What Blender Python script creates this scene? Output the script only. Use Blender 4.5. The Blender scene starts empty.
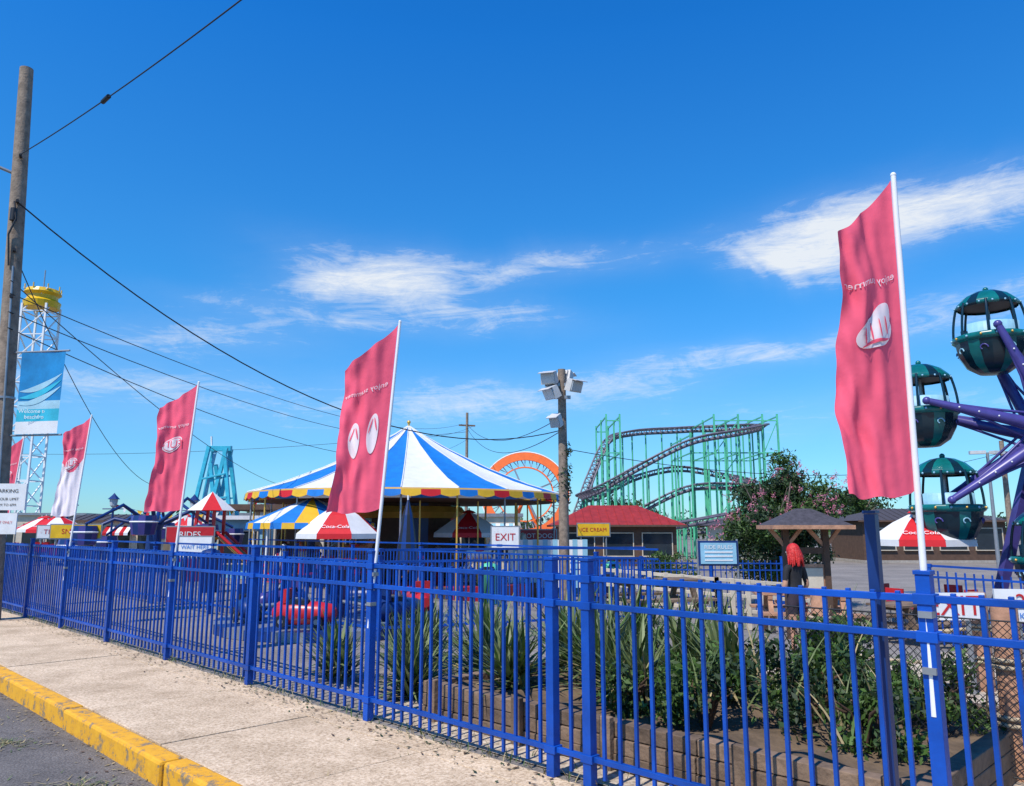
import bpy, math, random
import numpy as np
from mathutils import Vector, Matrix
random.seed(11); np.random.seed(11)
rnd=random.random
def U(a,b): return a+(b-a)*random.random()
scene=bpy.context.scene
scene.view_settings.view_transform='Standard'
scene.view_settings.look='None'
scene.view_settings.exposure=0

# ------------------------------------------------------------------ materials
def mat(name,col,rough=.6,var=.18,scale=6.,metal=0.,bump=0.,bscale=40.,transl=0.,island=0.,spec=.5,col2=None,detail=5.):
    m=bpy.data.materials.new(name); m.use_nodes=True
    nt=m.node_tree; N=nt.nodes; L=nt.links; N.clear()
    out=N.new('ShaderNodeOutputMaterial'); b=N.new('ShaderNodeBsdfPrincipled')
    tc=N.new('ShaderNodeTexCoord')
    nz=N.new('ShaderNodeTexNoise'); nz.inputs['Scale'].default_value=scale; nz.inputs['Detail'].default_value=detail
    nz.inputs['Roughness'].default_value=.65
    L.new(tc.outputs['Object'],nz.inputs['Vector'])
    rp=N.new('ShaderNodeValToRGB')
    c2=col2 if col2 else tuple(min(1,c*(1+var)) for c in col)
    c1=tuple(c*(1-var) for c in col)
    rp.color_ramp.elements[0].position=.3; rp.color_ramp.elements[0].color=(*c1,1)
    rp.color_ramp.elements[1].position=.7; rp.color_ramp.elements[1].color=(*c2,1)
    L.new(nz.outputs['Fac'],rp.inputs['Fac'])
    c=rp.outputs['Color']
    if island>0:
        g=N.new('ShaderNodeNewGeometry'); mr=N.new('ShaderNodeMapRange')
        mr.inputs['To Min'].default_value=1-island; mr.inputs['To Max'].default_value=1+island
        L.new(g.outputs['Random Per Island'],mr.inputs['Value'])
        vm=N.new('ShaderNodeVectorMath'); vm.operation='SCALE'
        L.new(c,vm.inputs[0]); L.new(mr.outputs['Result'],vm.inputs['Scale']); c=vm.outputs['Vector']
    L.new(c,b.inputs['Base Color'])
    b.inputs['Roughness'].default_value=rough; b.inputs['Metallic'].default_value=metal
    b.inputs['Specular IOR Level'].default_value=spec
    if bump>0:
        n2=N.new('ShaderNodeTexNoise'); n2.inputs['Scale'].default_value=bscale; n2.inputs['Detail'].default_value=6
        L.new(tc.outputs['Object'],n2.inputs['Vector'])
        bp=N.new('ShaderNodeBump'); bp.inputs['Strength'].default_value=bump; bp.inputs['Distance'].default_value=.02
        L.new(n2.outputs['Fac'],bp.inputs['Height']); L.new(bp.outputs['Normal'],b.inputs['Normal'])
    if transl>0:
        t=N.new('ShaderNodeBsdfTranslucent'); mx=N.new('ShaderNodeMixShader'); mx.inputs['Fac'].default_value=transl
        L.new(c,t.inputs['Color']); L.new(b.outputs['BSDF'],mx.inputs[1]); L.new(t.outputs['BSDF'],mx.inputs[2])
        L.new(mx.outputs['Shader'],out.inputs['Surface'])
    else: L.new(b.outputs['BSDF'],out.inputs['Surface'])
    return m

M={}
M['blue']=mat('blue_paint',(.002,.058,.33),.45,.35,2.2,bump=.08,bscale=70,spec=.4,island=.14)
M['dblue']=mat('dark_blue_paint',(.006,.03,.14),.4,.2,4)
M['white']=mat('white_paint',(.76,.76,.74),.5,.08,5)
M['pole_white']=mat('white_pole',(.8,.8,.8),.35,.04,5)
M['flag']=mat('flag_cloth',(.95,.13,.205),.8,.06,3,transl=.14,bump=.3,bscale=9,spec=.15)
M['flagw']=mat('flag_print',(.90,.80,.81),.7,.05,6,transl=.14)
M['wood_pole']=mat('weathered_pole_wood',(.25,.19,.14),.9,.4,7,bump=.5,bscale=30)
M['timber']=mat('timber',(.17,.115,.075),.85,.5,4,bump=.5,bscale=30,island=.25)
M['tan']=mat('tan_timber',(.42,.22,.13),.8,.3,8,bump=.3,bscale=30)
M['darkwood']=mat('dark_timber',(.09,.05,.03),.8,.3,8,bump=.3)
M['black']=mat('black_plastic',(.012,.012,.014),.5,.2,5)
M['wire']=mat('wire_black',(.015,.015,.018),.6,.1,5)
M['grey']=mat('grey_metal',(.32,.33,.34),.4,.15,6,metal=.5)
M['lampgrey']=mat('lamp_housing',(.55,.55,.53),.45,.15,6)
M['glass']=mat('dark_glass',(.02,.03,.04),.08,.2,2)
M['lens']=mat('lamp_lens',(.45,.5,.52),.1,.1,2)
M['red']=mat('red_cloth',(.66,.012,.018),.6,.1,5,transl=.15)
M['redpaint']=mat('red_paint',(.50,.015,.02),.35,.15,5)
M['whitecloth']=mat('white_cloth',(.78,.78,.76),.7,.08,3,transl=.15)
M['bluecloth']=mat('blue_cloth',(.006,.19,.60),.6,.18,3,transl=.12)
M['yellowcloth']=mat('yellow_cloth',(.8,.46,.02),.6,.1,4,transl=.1)
M['yellow']=mat('yellow_enamel',(.75,.45,.01),.4,.15,4)
M['orange']=mat('orange_enamel',(.85,.15,.015),.4,.12,4)
M['green']=mat('green_steel',(.10,.50,.28),.45,.2,2)
M['purple']=mat('purple_enamel',(.06,.05,.22),.35,.2,3)
M['track']=mat('track_purple',(.14,.125,.155),.45,.25,3)
M['teal']=mat('teal_enamel',(.004,.13,.125),.22,.25,3)
M['teald']=mat('dark_teal_enamel',(.004,.022,.035),.25,.2,3)
M['turq']=mat('turquoise_enamel',(.04,.42,.55),.4,.2,3)
M['gold']=mat('gold_trim',(.70,.42,.08),.3,.1,3,metal=.3)
M['roofred']=mat('red_roof_metal',(.30,.02,.016),.6,.25,3,bump=.1)
M['brown']=mat('brown_siding',(.10,.055,.035),.8,.25,4)
M['cream']=mat('cream_stucco',(.58,.50,.38),.85,.14,4,bump=.1)
M['shingle']=mat('shingle',(.055,.05,.06),.9,.4,14,bump=.4)
M['leaf']=mat('leaf_green',(.06,.12,.02),.6,.35,4,island=.5,transl=.25)
M['leafd']=mat('leaf_dark',(.028,.06,.018),.6,.35,4,island=.5,transl=.2)
M['leafy']=mat('yucca_leaf',(.13,.18,.06),.5,.3,4,island=.45,transl=.2,col2=(.21,.26,.10))
M['pink']=mat('pink_blossom',(.66,.24,.32),.7,.2,6,island=.35,transl=.25)
M['dry']=mat('dry_grass',(.30,.24,.12),.9,.3,4,island=.4)
M['soil']=mat('soil',(.13,.09,.055),.95,.4,5,bump=.7,bscale=18)
M['skin']=mat('skin',(.52,.27,.17),.55,.06,9)
M['hair']=mat('red_hair',(.55,.02,.015),.5,.3,25,bump=.5,bscale=60)
M['shirt']=mat('black_shirt',(.015,.015,.018),.85,.3,8,bump=.2)
M['shorts']=mat('dark_shorts',(.03,.02,.03),.85,.3,8)
M['shoe']=mat('shoe',(.5,.5,.5),.6,.2,8)
M['bannerb']=mat('banner_blue',(.01,.24,.52),.6,.3,2,transl=.2)
M['bannerl']=mat('banner_light',(.40,.66,.75),.6,.2,3,transl=.2)
M['rope']=mat('rope',(.45,.36,.24),.9,.2,30,bump=.5)
M['lblue']=mat('light_blue_panel',(.26,.50,.62),.5,.15,4)
M['concpad']=mat('concrete_pad',(.36,.32,.27),.9,.2,6,bump=.2)

def node_mat(name):
    m=bpy.data.materials.new(name); m.use_nodes=True
    nt=m.node_tree; return m,nt,nt.nodes,nt.links,nt.nodes['Principled BSDF']
def speckle(name,base,dark,light,big,scale1,rough,bumps,stain=(1,1,1),crack=0.,lo=.66):
    m,nt,N,L,b=node_mat(name)
    tc=N.new('ShaderNodeTexCoord')
    def nz(s,d=4):
        n=N.new('ShaderNodeTexNoise'); n.inputs['Scale'].default_value=s; n.inputs['Detail'].default_value=d
        n.inputs['Roughness'].default_value=.7; L.new(tc.outputs['Object'],n.inputs['Vector']); return n
    a=nz(scale1,2); r=N.new('ShaderNodeValToRGB'); e=r.color_ramp.elements
    e[0].position=.33; e[0].color=(*dark,1); e[1].position=.68; e[1].color=(*light,1)
    k=e.new(.5); k.color=(*base,1)
    L.new(a.outputs['Fac'],r.inputs['Fac'])
    g=nz(big,8); r2=N.new('ShaderNodeValToRGB'); r2.color_ramp.elements[0].position=.34; r2.color_ramp.elements[1].position=.62
    r2.color_ramp.elements[0].color=(lo*stain[0],lo*stain[1],lo*stain[2],1); r2.color_ramp.elements[1].color=(1.1,1.1,1.1,1)
    L.new(g.outputs['Fac'],r2.inputs['Fac'])
    mx=N.new('ShaderNodeMix'); mx.data_type='RGBA'; mx.blend_type='MULTIPLY'; mx.inputs[0].default_value=1
    L.new(r.outputs['Color'],mx.inputs[6]); L.new(r2.outputs['Color'],mx.inputs[7]); col=mx.outputs[2]
    if crack>0:
        vo=N.new('ShaderNodeTexVoronoi'); vo.feature='DISTANCE_TO_EDGE'; vo.inputs['Scale'].default_value=crack
        wn=nz(2.5,5); va=N.new('ShaderNodeVectorMath'); va.operation='ADD'; vs_=N.new('ShaderNodeVectorMath'); vs_.operation='SCALE'; vs_.inputs['Scale'].default_value=.9
        L.new(wn.outputs['Color'],vs_.inputs[0]); L.new(tc.outputs['Object'],va.inputs[0]); L.new(vs_.outputs[0],va.inputs[1]); L.new(va.outputs[0],vo.inputs['Vector'])
        mr=N.new('ShaderNodeMapRange'); mr.inputs['From Min'].default_value=0; mr.inputs['From Max'].default_value=.006; mr.inputs['To Min'].default_value=.35
        L.new(vo.outputs['Distance'],mr.inputs['Value'])
        vm=N.new('ShaderNodeVectorMath'); vm.operation='SCALE'; L.new(col,vm.inputs[0]); L.new(mr.outputs[0],vm.inputs['Scale']); col=vm.outputs['Vector']
    L.new(col,b.inputs['Base Color']); b.inputs['Roughness'].default_value=rough
    bp=N.new('ShaderNodeBump'); bp.inputs['Strength'].default_value=bumps; bp.inputs['Distance'].default_value=.01
    L.new(a.outputs['Fac'],bp.inputs['Height']); L.new(bp.outputs['Normal'],b.inputs['Normal'])
    return m
M['asphalt']=speckle('asphalt',(.14,.125,.112),(.08,.072,.066),(.24,.22,.20),1.3,70,.9,.5,crack=.45)
M['walk']=speckle('sidewalk_concrete',(.60,.455,.295),(.38,.275,.17),(.74,.59,.42),1.6,50,.9,.4,(1,.96,.9),lo=.74)
M['gravel']=speckle('gravel',(.50,.41,.30),(.27,.21,.155),(.66,.56,.43),.8,22,.95,.8)
M['parkpave']=speckle('park_pavement',(.24,.21,.18),(.16,.14,.12),(.31,.275,.24),.5,30,.9,.3)
M['earth']=speckle('earth',(.12,.13,.06),(.07,.08,.03),(.2,.19,.1),.05,2,.95,.3)
m,nt,N,L,b=node_mat('worn_yellow_paint'); tc=N.new('ShaderNodeTexCoord')
n=N.new('ShaderNodeTexNoise'); n.inputs['Scale'].default_value=7; n.inputs['Detail'].default_value=10; n.inputs['Roughness'].default_value=.8
L.new(tc.outputs['Object'],n.inputs['Vector'])
r=N.new('ShaderNodeValToRGB'); e=r.color_ramp.elements; e[0].position=.42; e[0].color=(.24,.18,.11,1); e[1].position=.47; e[1].color=(.72,.34,.012,1)
k=e.new(.7); k.color=(.86,.45,.02,1)
L.new(n.outputs['Fac'],r.inputs['Fac']); L.new(r.outputs['Color'],b.inputs['Base Color']); b.inputs['Roughness'].default_value=.75
bp=N.new('ShaderNodeBump'); bp.inputs['Strength'].default_value=.5; bp.inputs['Distance'].default_value=.01
L.new(n.outputs['Fac'],bp.inputs['Height']); L.new(bp.outputs['Normal'],b.inputs['Normal'])
M['kerb']=m

# ------------------------------------------------------------------ mesh builder
class MB:
    def __init__(s,name): s.name=name; s.v=[]; s.f=[]; s.mi=[]; s.sm=[]; s.mats=[]
    def mid(s,k):
        m=M[k]
        if m not in s.mats: s.mats.append(m)
        return s.mats.index(m)
    def add(s,vs,fs,k,smooth=False):
        o=len(s.v); i=s.mid(k)
        s.v.extend([tuple(v) for v in vs]); s.f.extend([tuple(j+o for j in f) for f in fs])
        s.mi.extend([i]*len(fs)); s.sm.extend([smooth]*len(fs))
    def box(s,c,size,k,rz=0.,R=None,taper=1.):
        hx,hy,hz=[a/2 for a in size]
        vs=[Vector((x*hx*(taper if z>0 else 1),y*hy*(taper if z>0 else 1),z*hz)) for z in(-1,1) for y in(-1,1) for x in(-1,1)]
        T=R if R else Matrix.Rotation(rz,3,'Z'); c=Vector(c)
        vs=[T@v+c for v in vs]
        s.add(vs,[(0,2,3,1),(4,5,7,6),(0,1,5,4),(2,6,7,3),(0,4,6,2),(1,3,7,5)],k)
    def tube(s,path,r,k,n=8,caps=True,smooth=True):
        P=[Vector(p) for p in path]; m=len(P)
        rs=r if isinstance(r,(list,tuple)) else [r]*m
        T=[(P[min(i+1,m-1)]-P[max(i-1,0)]).normalized() for i in range(m)]
        up=Vector((0,0,1)) if abs(T[0].z)<.9 else Vector((1,0,0))
        X=T[0].cross(up).normalized(); vs=[]
        for i in range(m):
            X=(X-T[i]*X.dot(T[i])); 
            X=X.normalized() if X.length>1e-6 else T[i].orthogonal().normalized()
            Y=T[i].cross(X)
            for j in range(n):
                a=2*math.pi*(j+.5)/n; vs.append(P[i]+(X*math.cos(a)+Y*math.sin(a))*rs[i])
        fs=[(i*n+j,i*n+(j+1)%n,(i+1)*n+(j+1)%n,(i+1)*n+j) for i in range(m-1) for j in range(n)]
        s.add(vs,fs,k,smooth)
        if caps:
            s.add(vs[:n],[tuple(range(n))[::-1]],k); s.add(vs[-n:],[tuple(range(n))],k)
    def beam(s,p0,p1,w,k): s.tube([p0,p1],w*.707,k,4,True,False)
    def revolve(s,prof,c,ks,n=24,a0=0,a1=2*math.pi,smooth=False,jit=None):
        c=Vector(c)
        ks=ks if isinstance(ks,list) else [ks]
        def pt(j,i):
            a=a0+(a1-a0)*j/n; r,z=prof[i]; return c+Vector((math.cos(a)*r,math.sin(a)*r,z))
        for j in range(n):
            vs=[];fs=[]
            for i in range(len(prof)): vs+= [pt(j,i),pt(j+1,i)]
            for i in range(len(prof)-1): fs.append((2*i,2*i+1,2*i+3,2*i+2))
            s.add(vs,fs,ks[j%len(ks)],smooth)
    def ball(s,c,r,k,n=10,sc=(1,1,1)):
        pr=[(math.sin(math.pi*i/n),-math.cos(math.pi*i/n)) for i in range(n+1)]
        c=Vector(c); vs=[];fs=[];q=n*2
        for i in range(n+1):
            for j in range(q):
                a=2*math.pi*j/q; vs.append(c+Vector((pr[i][0]*math.cos(a)*r*sc[0],pr[i][0]*math.sin(a)*r*sc[1],pr[i][1]*r*sc[2])))
        for i in range(n):
            for j in range(q): fs.append((i*q+j,i*q+(j+1)%q,(i+1)*q+(j+1)%q,(i+1)*q+j))
        s.add(vs,fs,k,True)
    def leaves(s,c,rad,n,size,k,shell=.55,flat=0.):
        c=np.array(c);vs=[];fs=[]
        for _ in range(n):
            d=np.random.normal(size=3); d/=np.linalg.norm(d)+1e-9
            rr=(shell+(1-shell)*rnd())*(0.75+.35*rnd())
            p=c+d*np.array(rad)*rr
            a=np.random.normal(size=3)+d*.6; a[2]*=(1-flat); a/=np.linalg.norm(a)
            b=np.cross(a,np.random.normal(size=3)); b/=np.linalg.norm(b)
            t=np.cross(a,b); L=size*U(.6,1.35); w=L*.42
            o=len(vs); vs+=[p-b*L*.5,p+t*w*.5,p+b*L*.5,p-t*w*.5]; fs.append((o,o+1,o+2,o+3))
        s.add(vs,fs,k)
    def text(s,body,org,xd,yd,size,k,mirror=False):
        vs,fs=text_geo(body); org=Vector(org);xd=Vector(xd).normalized();yd=Vector(yd).normalized()
        sg=-1 if mirror else 1
        s.add([org+xd*(x*size*sg)+yd*(y*size) for x,y in vs],fs,k)
    def build(s,bevel=0.,parent=None):
        a=np.array(s.v); mn=a.min(0);mx=a.max(0); o=np.array([(mn[0]+mx[0])/2,(mn[1]+mx[1])/2,mn[2]])
        me=bpy.data.meshes.new(s.name); me.from_pydata((a-o).tolist(),[],s.f)
        for m in s.mats: me.materials.append(m)
        me.polygons.foreach_set('material_index',s.mi); me.polygons.foreach_set('use_smooth',s.sm); me.update()
        ob=bpy.data.objects.new(s.name,me); ob.location=o; scene.collection.objects.link(ob)
        if bevel>0:
            bm=ob.modifiers.new('bev','BEVEL'); bm.width=bevel; bm.segments=2; bm.limit_method='ANGLE'
        return ob
_tc={}
def text_geo(body):
    if body in _tc: return _tc[body]
    cu=bpy.data.curves.new('t','FONT'); cu.body=body; cu.align_x='CENTER'; cu.align_y='CENTER'; cu.resolution_u=3
    ob=bpy.data.objects.new('t',cu); scene.collection.objects.link(ob); bpy.context.view_layer.update()
    dg=bpy.context.evaluated_depsgraph_get(); e=ob.evaluated_get(dg); me=e.to_mesh()
    vs=[(v.co.x,v.co.y) for v in me.vertices]; fs=[tuple(p.vertices) for p in me.polygons]
    e.to_mesh_clear(); bpy.data.objects.remove(ob); _tc[body]=(vs,fs); return _tc[body]

# fence frame of reference: s along the street (towards far left), d into the park
q=.70711
def F(s,d,z=0.): return Vector((.49-s+q*d,5.2+s+q*d,z))
AL=Vector((-q,q,0)); NR=Vector((q,q,0)); RZ=math.radians(135)
def gz(d):
    if d<6.5: return 0.
    if d<13: 
        t=(d-6.5)/6.5; return -.6*t*t*(3-2*t)
    return -.6
def dd(x,y): return (x+y-5.69)*q
def G(x,y): return gz(dd(x,y))

# ------------------------------------------------------------------ ground, road, pavement
g=MB('ground'); g.add([(-1500,-1500,-.8),(1500,-1500,-.8),(1500,1500,-.8),(-1500,1500,-.8)],[(0,1,2,3)],'earth'); g.build()
rd=MB('road')
p=[F(-150,-1.72,-.13),F(150,-1.72,-.13),F(150,-11,-.13),F(-150,-11,-.13)]
rd.add(p,[(0,1,2,3)],'asphalt')
p2=[Vector((v.x,v.y,-.7)) for v in p]; rd.add(p+p2,[(2,3,7,6)],'asphalt'); rd.build()
sw=MB('sidewalk')
sw.box((F(0,-.78,-.36)),(300,1.55,.66),'concpad',RZ)
s=-12.
while s<40:
    L=1.08
    c=F(s+L/2,-.90,-.02); sw.box(c+Vector((0,0,U(-.003,.003))),(L*1.414-.012,1.24,.045),'walk',RZ)
    c=F(s+L/2,-.135,-.02); sw.box(c+Vector((0,0,-.003)),(L*1.414-.012,.262,.045),'walk',RZ)
    s+=L
sw.build(.004)
kb=MB('kerb'); s=-12.3
while s<40:
    L=1.55; off=U(-.016,.016)
    kb.box(F(s+L/2,-1.64+off,-.085+U(-.006,.006)),(L*1.414-.012,.17,.23),'kerb',RZ+U(-.006,.006)); s+=L
kb.build(.022)
pg=MB('park_ground')
ds=[.0,2,4,6.5]+[6.5+i*.65 for i in range(1,11)]+[30,60,160]
ss=[-150,-20,-8,-4,0,4,8,12,20,40,150]
vs=[F(a,d,gz(d)-.006) for d in ds for a in ss]; n_=len(ss)
fs=[(i*n_+j+1,i*n_+j,(i+1)*n_+j,(i+1)*n_+j+1) for i in range(len(ds)-1) for j in range(n_-1)]
pg.add(vs,fs,'parkpave'); pg.build()
gr=MB('gravel_yard')
vs=[]
for i,d in enumerate([.08+j*.5 for j in range(0,28)]):
    for s_ in (1.9+.25*math.sin(i*.9)-.25*i*.5,-9): vs.append(F(s_,d,gz(d)+.004))
gr.add(vs,[(2*i,2*i+1,2*i+3,2*i+2) for i in range(27)],'gravel'); gr.build()

# ------------------------------------------------------------------ fences
def fence(name,pts,posts,h=1.30,k='blue',sp=.115,rails=(1.27,1.10,.17),zf=lambda p:0.,pw=.065,pk=.022):
    f=MB(name)
    for a,b in zip(pts[:-1],pts[1:]):
        a=Vector(a);b=Vector(b); L=(b-a).length; dr=(b-a).normalized(); rz=math.atan2(dr.y,dr.x)
        n=max(1,int(L/sp))
        for i in range(1,n):
            c=a+dr*(L*i/n+U(-.004,.004)); z0=zf(c)
            f.box((c.x,c.y,z0+(h+.06)/2-.0),(pk,pk,h-.06),k,rz+U(-.03,.03))
        for z in rails:
            za=zf(a)+z; zb=zf(b)+z
            mid=(a+b)/2; Rm=Matrix.Rotation(rz,3,'Z')@Matrix.Rotation(-math.atan2(zb-za,L),3,'Y')
            f.box((mid.x,mid.y,(za+zb)/2),(L,.034,.034),k,R=Rm)
    for p_ in posts:
        z0=zf(p_); f.box((p_.x,p_.y,z0+(h+.08)/2),(pw,pw,h+.08),k,RZ)
        f.box((p_.x,p_.y,z0+h+.09),(pw+.012,pw+.012,.02),k,RZ)
        for z in rails: f.box((p_.x,p_.y,z0+z-.001),(pw+.03,pw+.014,.05),k,RZ)
    return f
ps=[F(-4.43,0),F(-2.94,0),F(-1.45,0),F(0,0),F(.22,0)]+[F(1.70+1.51*i,0) for i in range(16)]
f=fence('blue_metal_fence',ps,ps); f.build(.003)
b=MB('blue_post'); b.box(F(-1.27,.09,.83),(.055,.055,1.67),'dblue',RZ); b.box(F(-1.27,.09,1.675),(.065,.065,.015),'dblue',RZ); b.build(.003)

# ------------------------------------------------------------------ flags
def flag(s,W,L,droop,ph,kind,lean=.13,top=3.45,white=False,d=-.02,ydir=-.1,amp=1.):
    f=MB('promotional_flag'); b=F(s,d,0)
    P0=Vector((b.x,b.y,.75)); P1=Vector((b.x+lean,b.y,top))
    def pole(z):
        t=(z-P0.z)/(P1.z-P0.z); return P0.lerp(P1,t)
    f.tube([P0,P1],[.017,.013],'pole_white',10); f.ball(P1,.015,'pole_white',5)
    for z in (.95,1.2): f.box(pole(z)+Vector((.0,.0,0)),(.06,.06,.03),'grey',RZ)
    zt=top-.03
    def surf(u,v,off=0.):
        z=zt-droop*(u**.85)-v*(L-droop*u*.92)
        base=pole(z)
        w=W*(1-.10*math.sin(math.pi*min(1,max(0,v)))*(.6+.4*math.sin(ph)))*(1+.02*math.sin(9*v+ph*2))
        y=amp*(u**.8)*(.03*math.sin(5.0*u+3.0*v+ph)+.028*math.sin(10*v*.6+3.5*u+ph*1.7)+.012*math.sin(15*u-5*v+ph*3)+.007*math.sin(29*u+9*v)+.006*math.sin(22*v-13*u+ph)*(1-.5*v)+.0045*math.sin(38*v+17*u+4*math.sin(5*u+3*v)))
        x=-.016-u*w+.012*u*math.sin(7*v+ph)+.006*u*math.sin(23*v+ph*2)
        return Vector((base.x+x,base.y+y+off+u*ydir*W,z+.012*math.sin(14*u+ph)*u))
    nu,nv=30,100; vs=[surf(i/nu,j/nv) for j in range(nv+1) for i in range(nu+1)]
    fa=[];fb=[]
    for j in range(nv):
        for i in range(nu):
            o=j*(nu+1)+i; fc=(o,o+1,o+nu+2,o+nu+1)
            if white and (j/nv>.42+.10*math.sin(i/nu*4)): fb.append(fc)
            else: fa.append(fc)
    f.add(vs,fa,'flag',True)
    if fb: f.add(vs,fb,'flagw',True)
    def patch(cu,cv,ru,rv,k,off,rot=0.,n=28):
        vs=[];fs=[];rings=5
        for r_ in range(rings+1):
            for j in range(n):
                a=2*math.pi*j/n; x=math.cos(a)*r_/rings; y=math.sin(a)*r_/rings
                x,y=x*ru*math.cos(rot)*1-y*rv*math.sin(rot)*2.2, x*ru*math.sin(rot)/2.2+y*rv*math.cos(rot)
                vs.append(surf(cu+x,cv+y,off))
        for r_ in range(rings):
            for j in range(n): fs.append((r_*n+j,r_*n+(j+1)%n,(r_+1)*n+(j+1)%n,(r_+1)*n+j))
        f.add(vs,fs,k,True)
    def ftext(body,cu,cv,size,off,k='flagw',mirror=True):
        vs,fs=text_geo(body); sg=-1 if mirror else 1
        f.add([surf(min(.98,max(.01,cu-x*size*sg/W)),cv-y*size/L-.10*(cu-.5+x*-size*sg/W)*1.0,off) for x,y in vs],fs,k)
    for off in (-.006,.006):
        mir=off<0
        ftext('enjoy summer',.52,.26,.155*W,off,mirror=mir)
        if kind=='sandals':
            patch(.68,.54,.115,.115,'flagw',off,.05); patch(.30,.55,.115,.115,'flagw',off,-.05)
            o2=off*1.8
            for cu_ in(.68,.30):
                patch(cu_-.05,.50,.012,.045,'flag',o2,.35); patch(cu_+.05,.50,.012,.045,'flag',o2,-.35)
        elif kind=='shell':
            patch(.50,.44,.30,.056,'flagw',off,-.15); patch(.42,.415,.2,.06,'flagw',off*1.3,.2); o2=off*2
            for t in(-.18,-.06,.06,.18): patch(.5+t,.435,.012,.035,'flag',o2,.25)
            patch(.5,.475,.22,.006,'flag',o2,-.1)
        else:
            patch(.52,.42,.30,.062,'flagw',off); patch(.52,.42,.27,.052,'flag',off*1.4); patch(.52,.42,.25,.046,'flagw',off*1.8); o2=off*2.4
            ftext('FUN',.52,.42,.14,o2,'flag',mir)
    f.build()
flag(-1.45,.375,1.58,.36,0.6,'shell',lean=.03,top=3.38,ydir=-.30,amp=1.3)
flag(1.70,.455,1.66,.42,2.1,'sandals',lean=.20,amp=1.3)
flag(4.72,.41,1.60,.30,4.0,'oval',lean=.18,amp=1.3)
flag(7.74,.38,1.62,.30,1.2,'oval',white=True,lean=.2,amp=1.3)
flag(10.76,.40,1.62,.34,3.2,'oval',lean=.22)

# ------------------------------------------------------------------ utility poles + wires
up=MB('utility_pole')
B0=Vector((-9.10,14,0)); T0=Vector((-9.57,14,10.5))
def UP(z): return B0.lerp(T0,z/10.5)
up.tube([UP(z) for z in (0,2,4,6,8,10.5)],[.17,.165,.155,.145,.135,.12],'wood_pole',14)
up.tube([UP(8.3)+Vector((-.1,0,0)),UP(8.45)+Vector((-.8,-.3,.1)),UP(8.5)+Vector((-1.5,-.6,.15))],.03,'grey',8)
up.box(UP(8.5)+Vector((-1.75,-.7,.1)),(.6,.25,.14),'lampgrey',.4)
for z in (7.66,8.58,6.7,5.8):
    up.tube([UP(z)+Vector((.08,-.12,0)),UP(z)+Vector((.14,-.22,.0))],.03,'black',8)
up.tube([UP(7.66)+Vector((.05,-.17,0)),UP(7.3)+Vector((.12,-.2,0)),UP(7.0)+Vector((.0,-.2,0)),UP(6.4)+Vector((.02,-.17,0))],.018,'black',6)
up.tube([UP(.2)+Vector((.1,-.14,0)),UP(6.4)+Vector((.08,-.13,0))],.02,'grey',6)
up.tube([UP(7.4)+Vector((.05,-.17,-.12)),UP(7.4)+Vector((.05,-.17,.12))],.06,'black',8)
for z in (3.9,2.3): up.tube([UP(z),UP(z+.04)],.175,'grey',14)
up.build()
up2=MB('utility_pole'); up2.tube([(16.5,-10,-.6),(16.5,-10,4),(16.5,-10,10)],[.17,.15,.12],'wood_pole',12); up2.box((16.5,-10,8.7),(2,.12,.12),'timber',-.78); up2.build()
dp=MB('utility_pole'); dp.tube([(-3.5,60,-.6),(-3.5,60,10.4)],[.14,.10],'wood_pole',10); dp.box((-3.5,60,9.4),(1.3,.10,.12),'timber',.3); dp.build()
rp=MB('utility_pole'); rp.tube([(25.3,40,-.6),(25.3,40,6.0)],[.16,.11],'wood_pole',10); rp.box((25.3,40,5.4),(1.6,.1,.12),'timber',.3); rp.build()
rp=MB('light_pole'); rp.tube([(23.9,39,-.6),(23.9,39,5.3)],[.1,.07],'grey',10)
for sx in(-1,1): rp.box((23.9+.5*sx,39,5.3),(.7,.35,.16),'lampgrey',.3*sx)
rp.build()
def wire(p0,p1,sag,r=.011,n=26,extra=None):
    w=MB('overhead_wire'); p0=Vector(p0);p1=Vector(p1)
    pts=[p0.lerp(p1,i/n)-Vector((0,0,4*sag*(i/n)*(1-i/n))) for i in range(n+1)]
    w.tube(pts,r,'wire',5)
    if extra:
        c=p0.lerp(p1,extra)-Vector((0,0,4*sag*extra*(1-extra))); d_=(p1-p0).normalized()
        w.tube([c-d_*.12,c+d_*.12],.035,'black',8)
    w.build()
A=Vector((.1,-.2,0))
wire(UP(7.66)+A,(1.45,24,4.55),1.75,.015)
wire(UP(8.58)+A,(16.5,-10,8.6),1.37,.010,60,.125)
wire(UP(6.7)+A,(-15.6,34,3.4),.9,.010)
wire(UP(5.85)+A,(-3.9,60,9.5),1.2,.010)
wire(UP(5.5)+A,(-3.1,60,9.3),1.5,.010)
wire(UP(5.2)+A,(-3.5,60,8.3),1.9,.010)
wire(UP(6.1)+A,(-14.6,60,4.6),1.4,.010)
wire((1.45,24,4.5),(-3.5,60,9.2),1.2,.014)
wire((1.55,24,5.0),(-3.5,60,9.5),1.0,.014)
wire((1.6,24,4.0),(25.3,40,5.4),1.0,.012)
wire((-3.5,60,8.9),(-60,75,9),1.0,.016)

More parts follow.
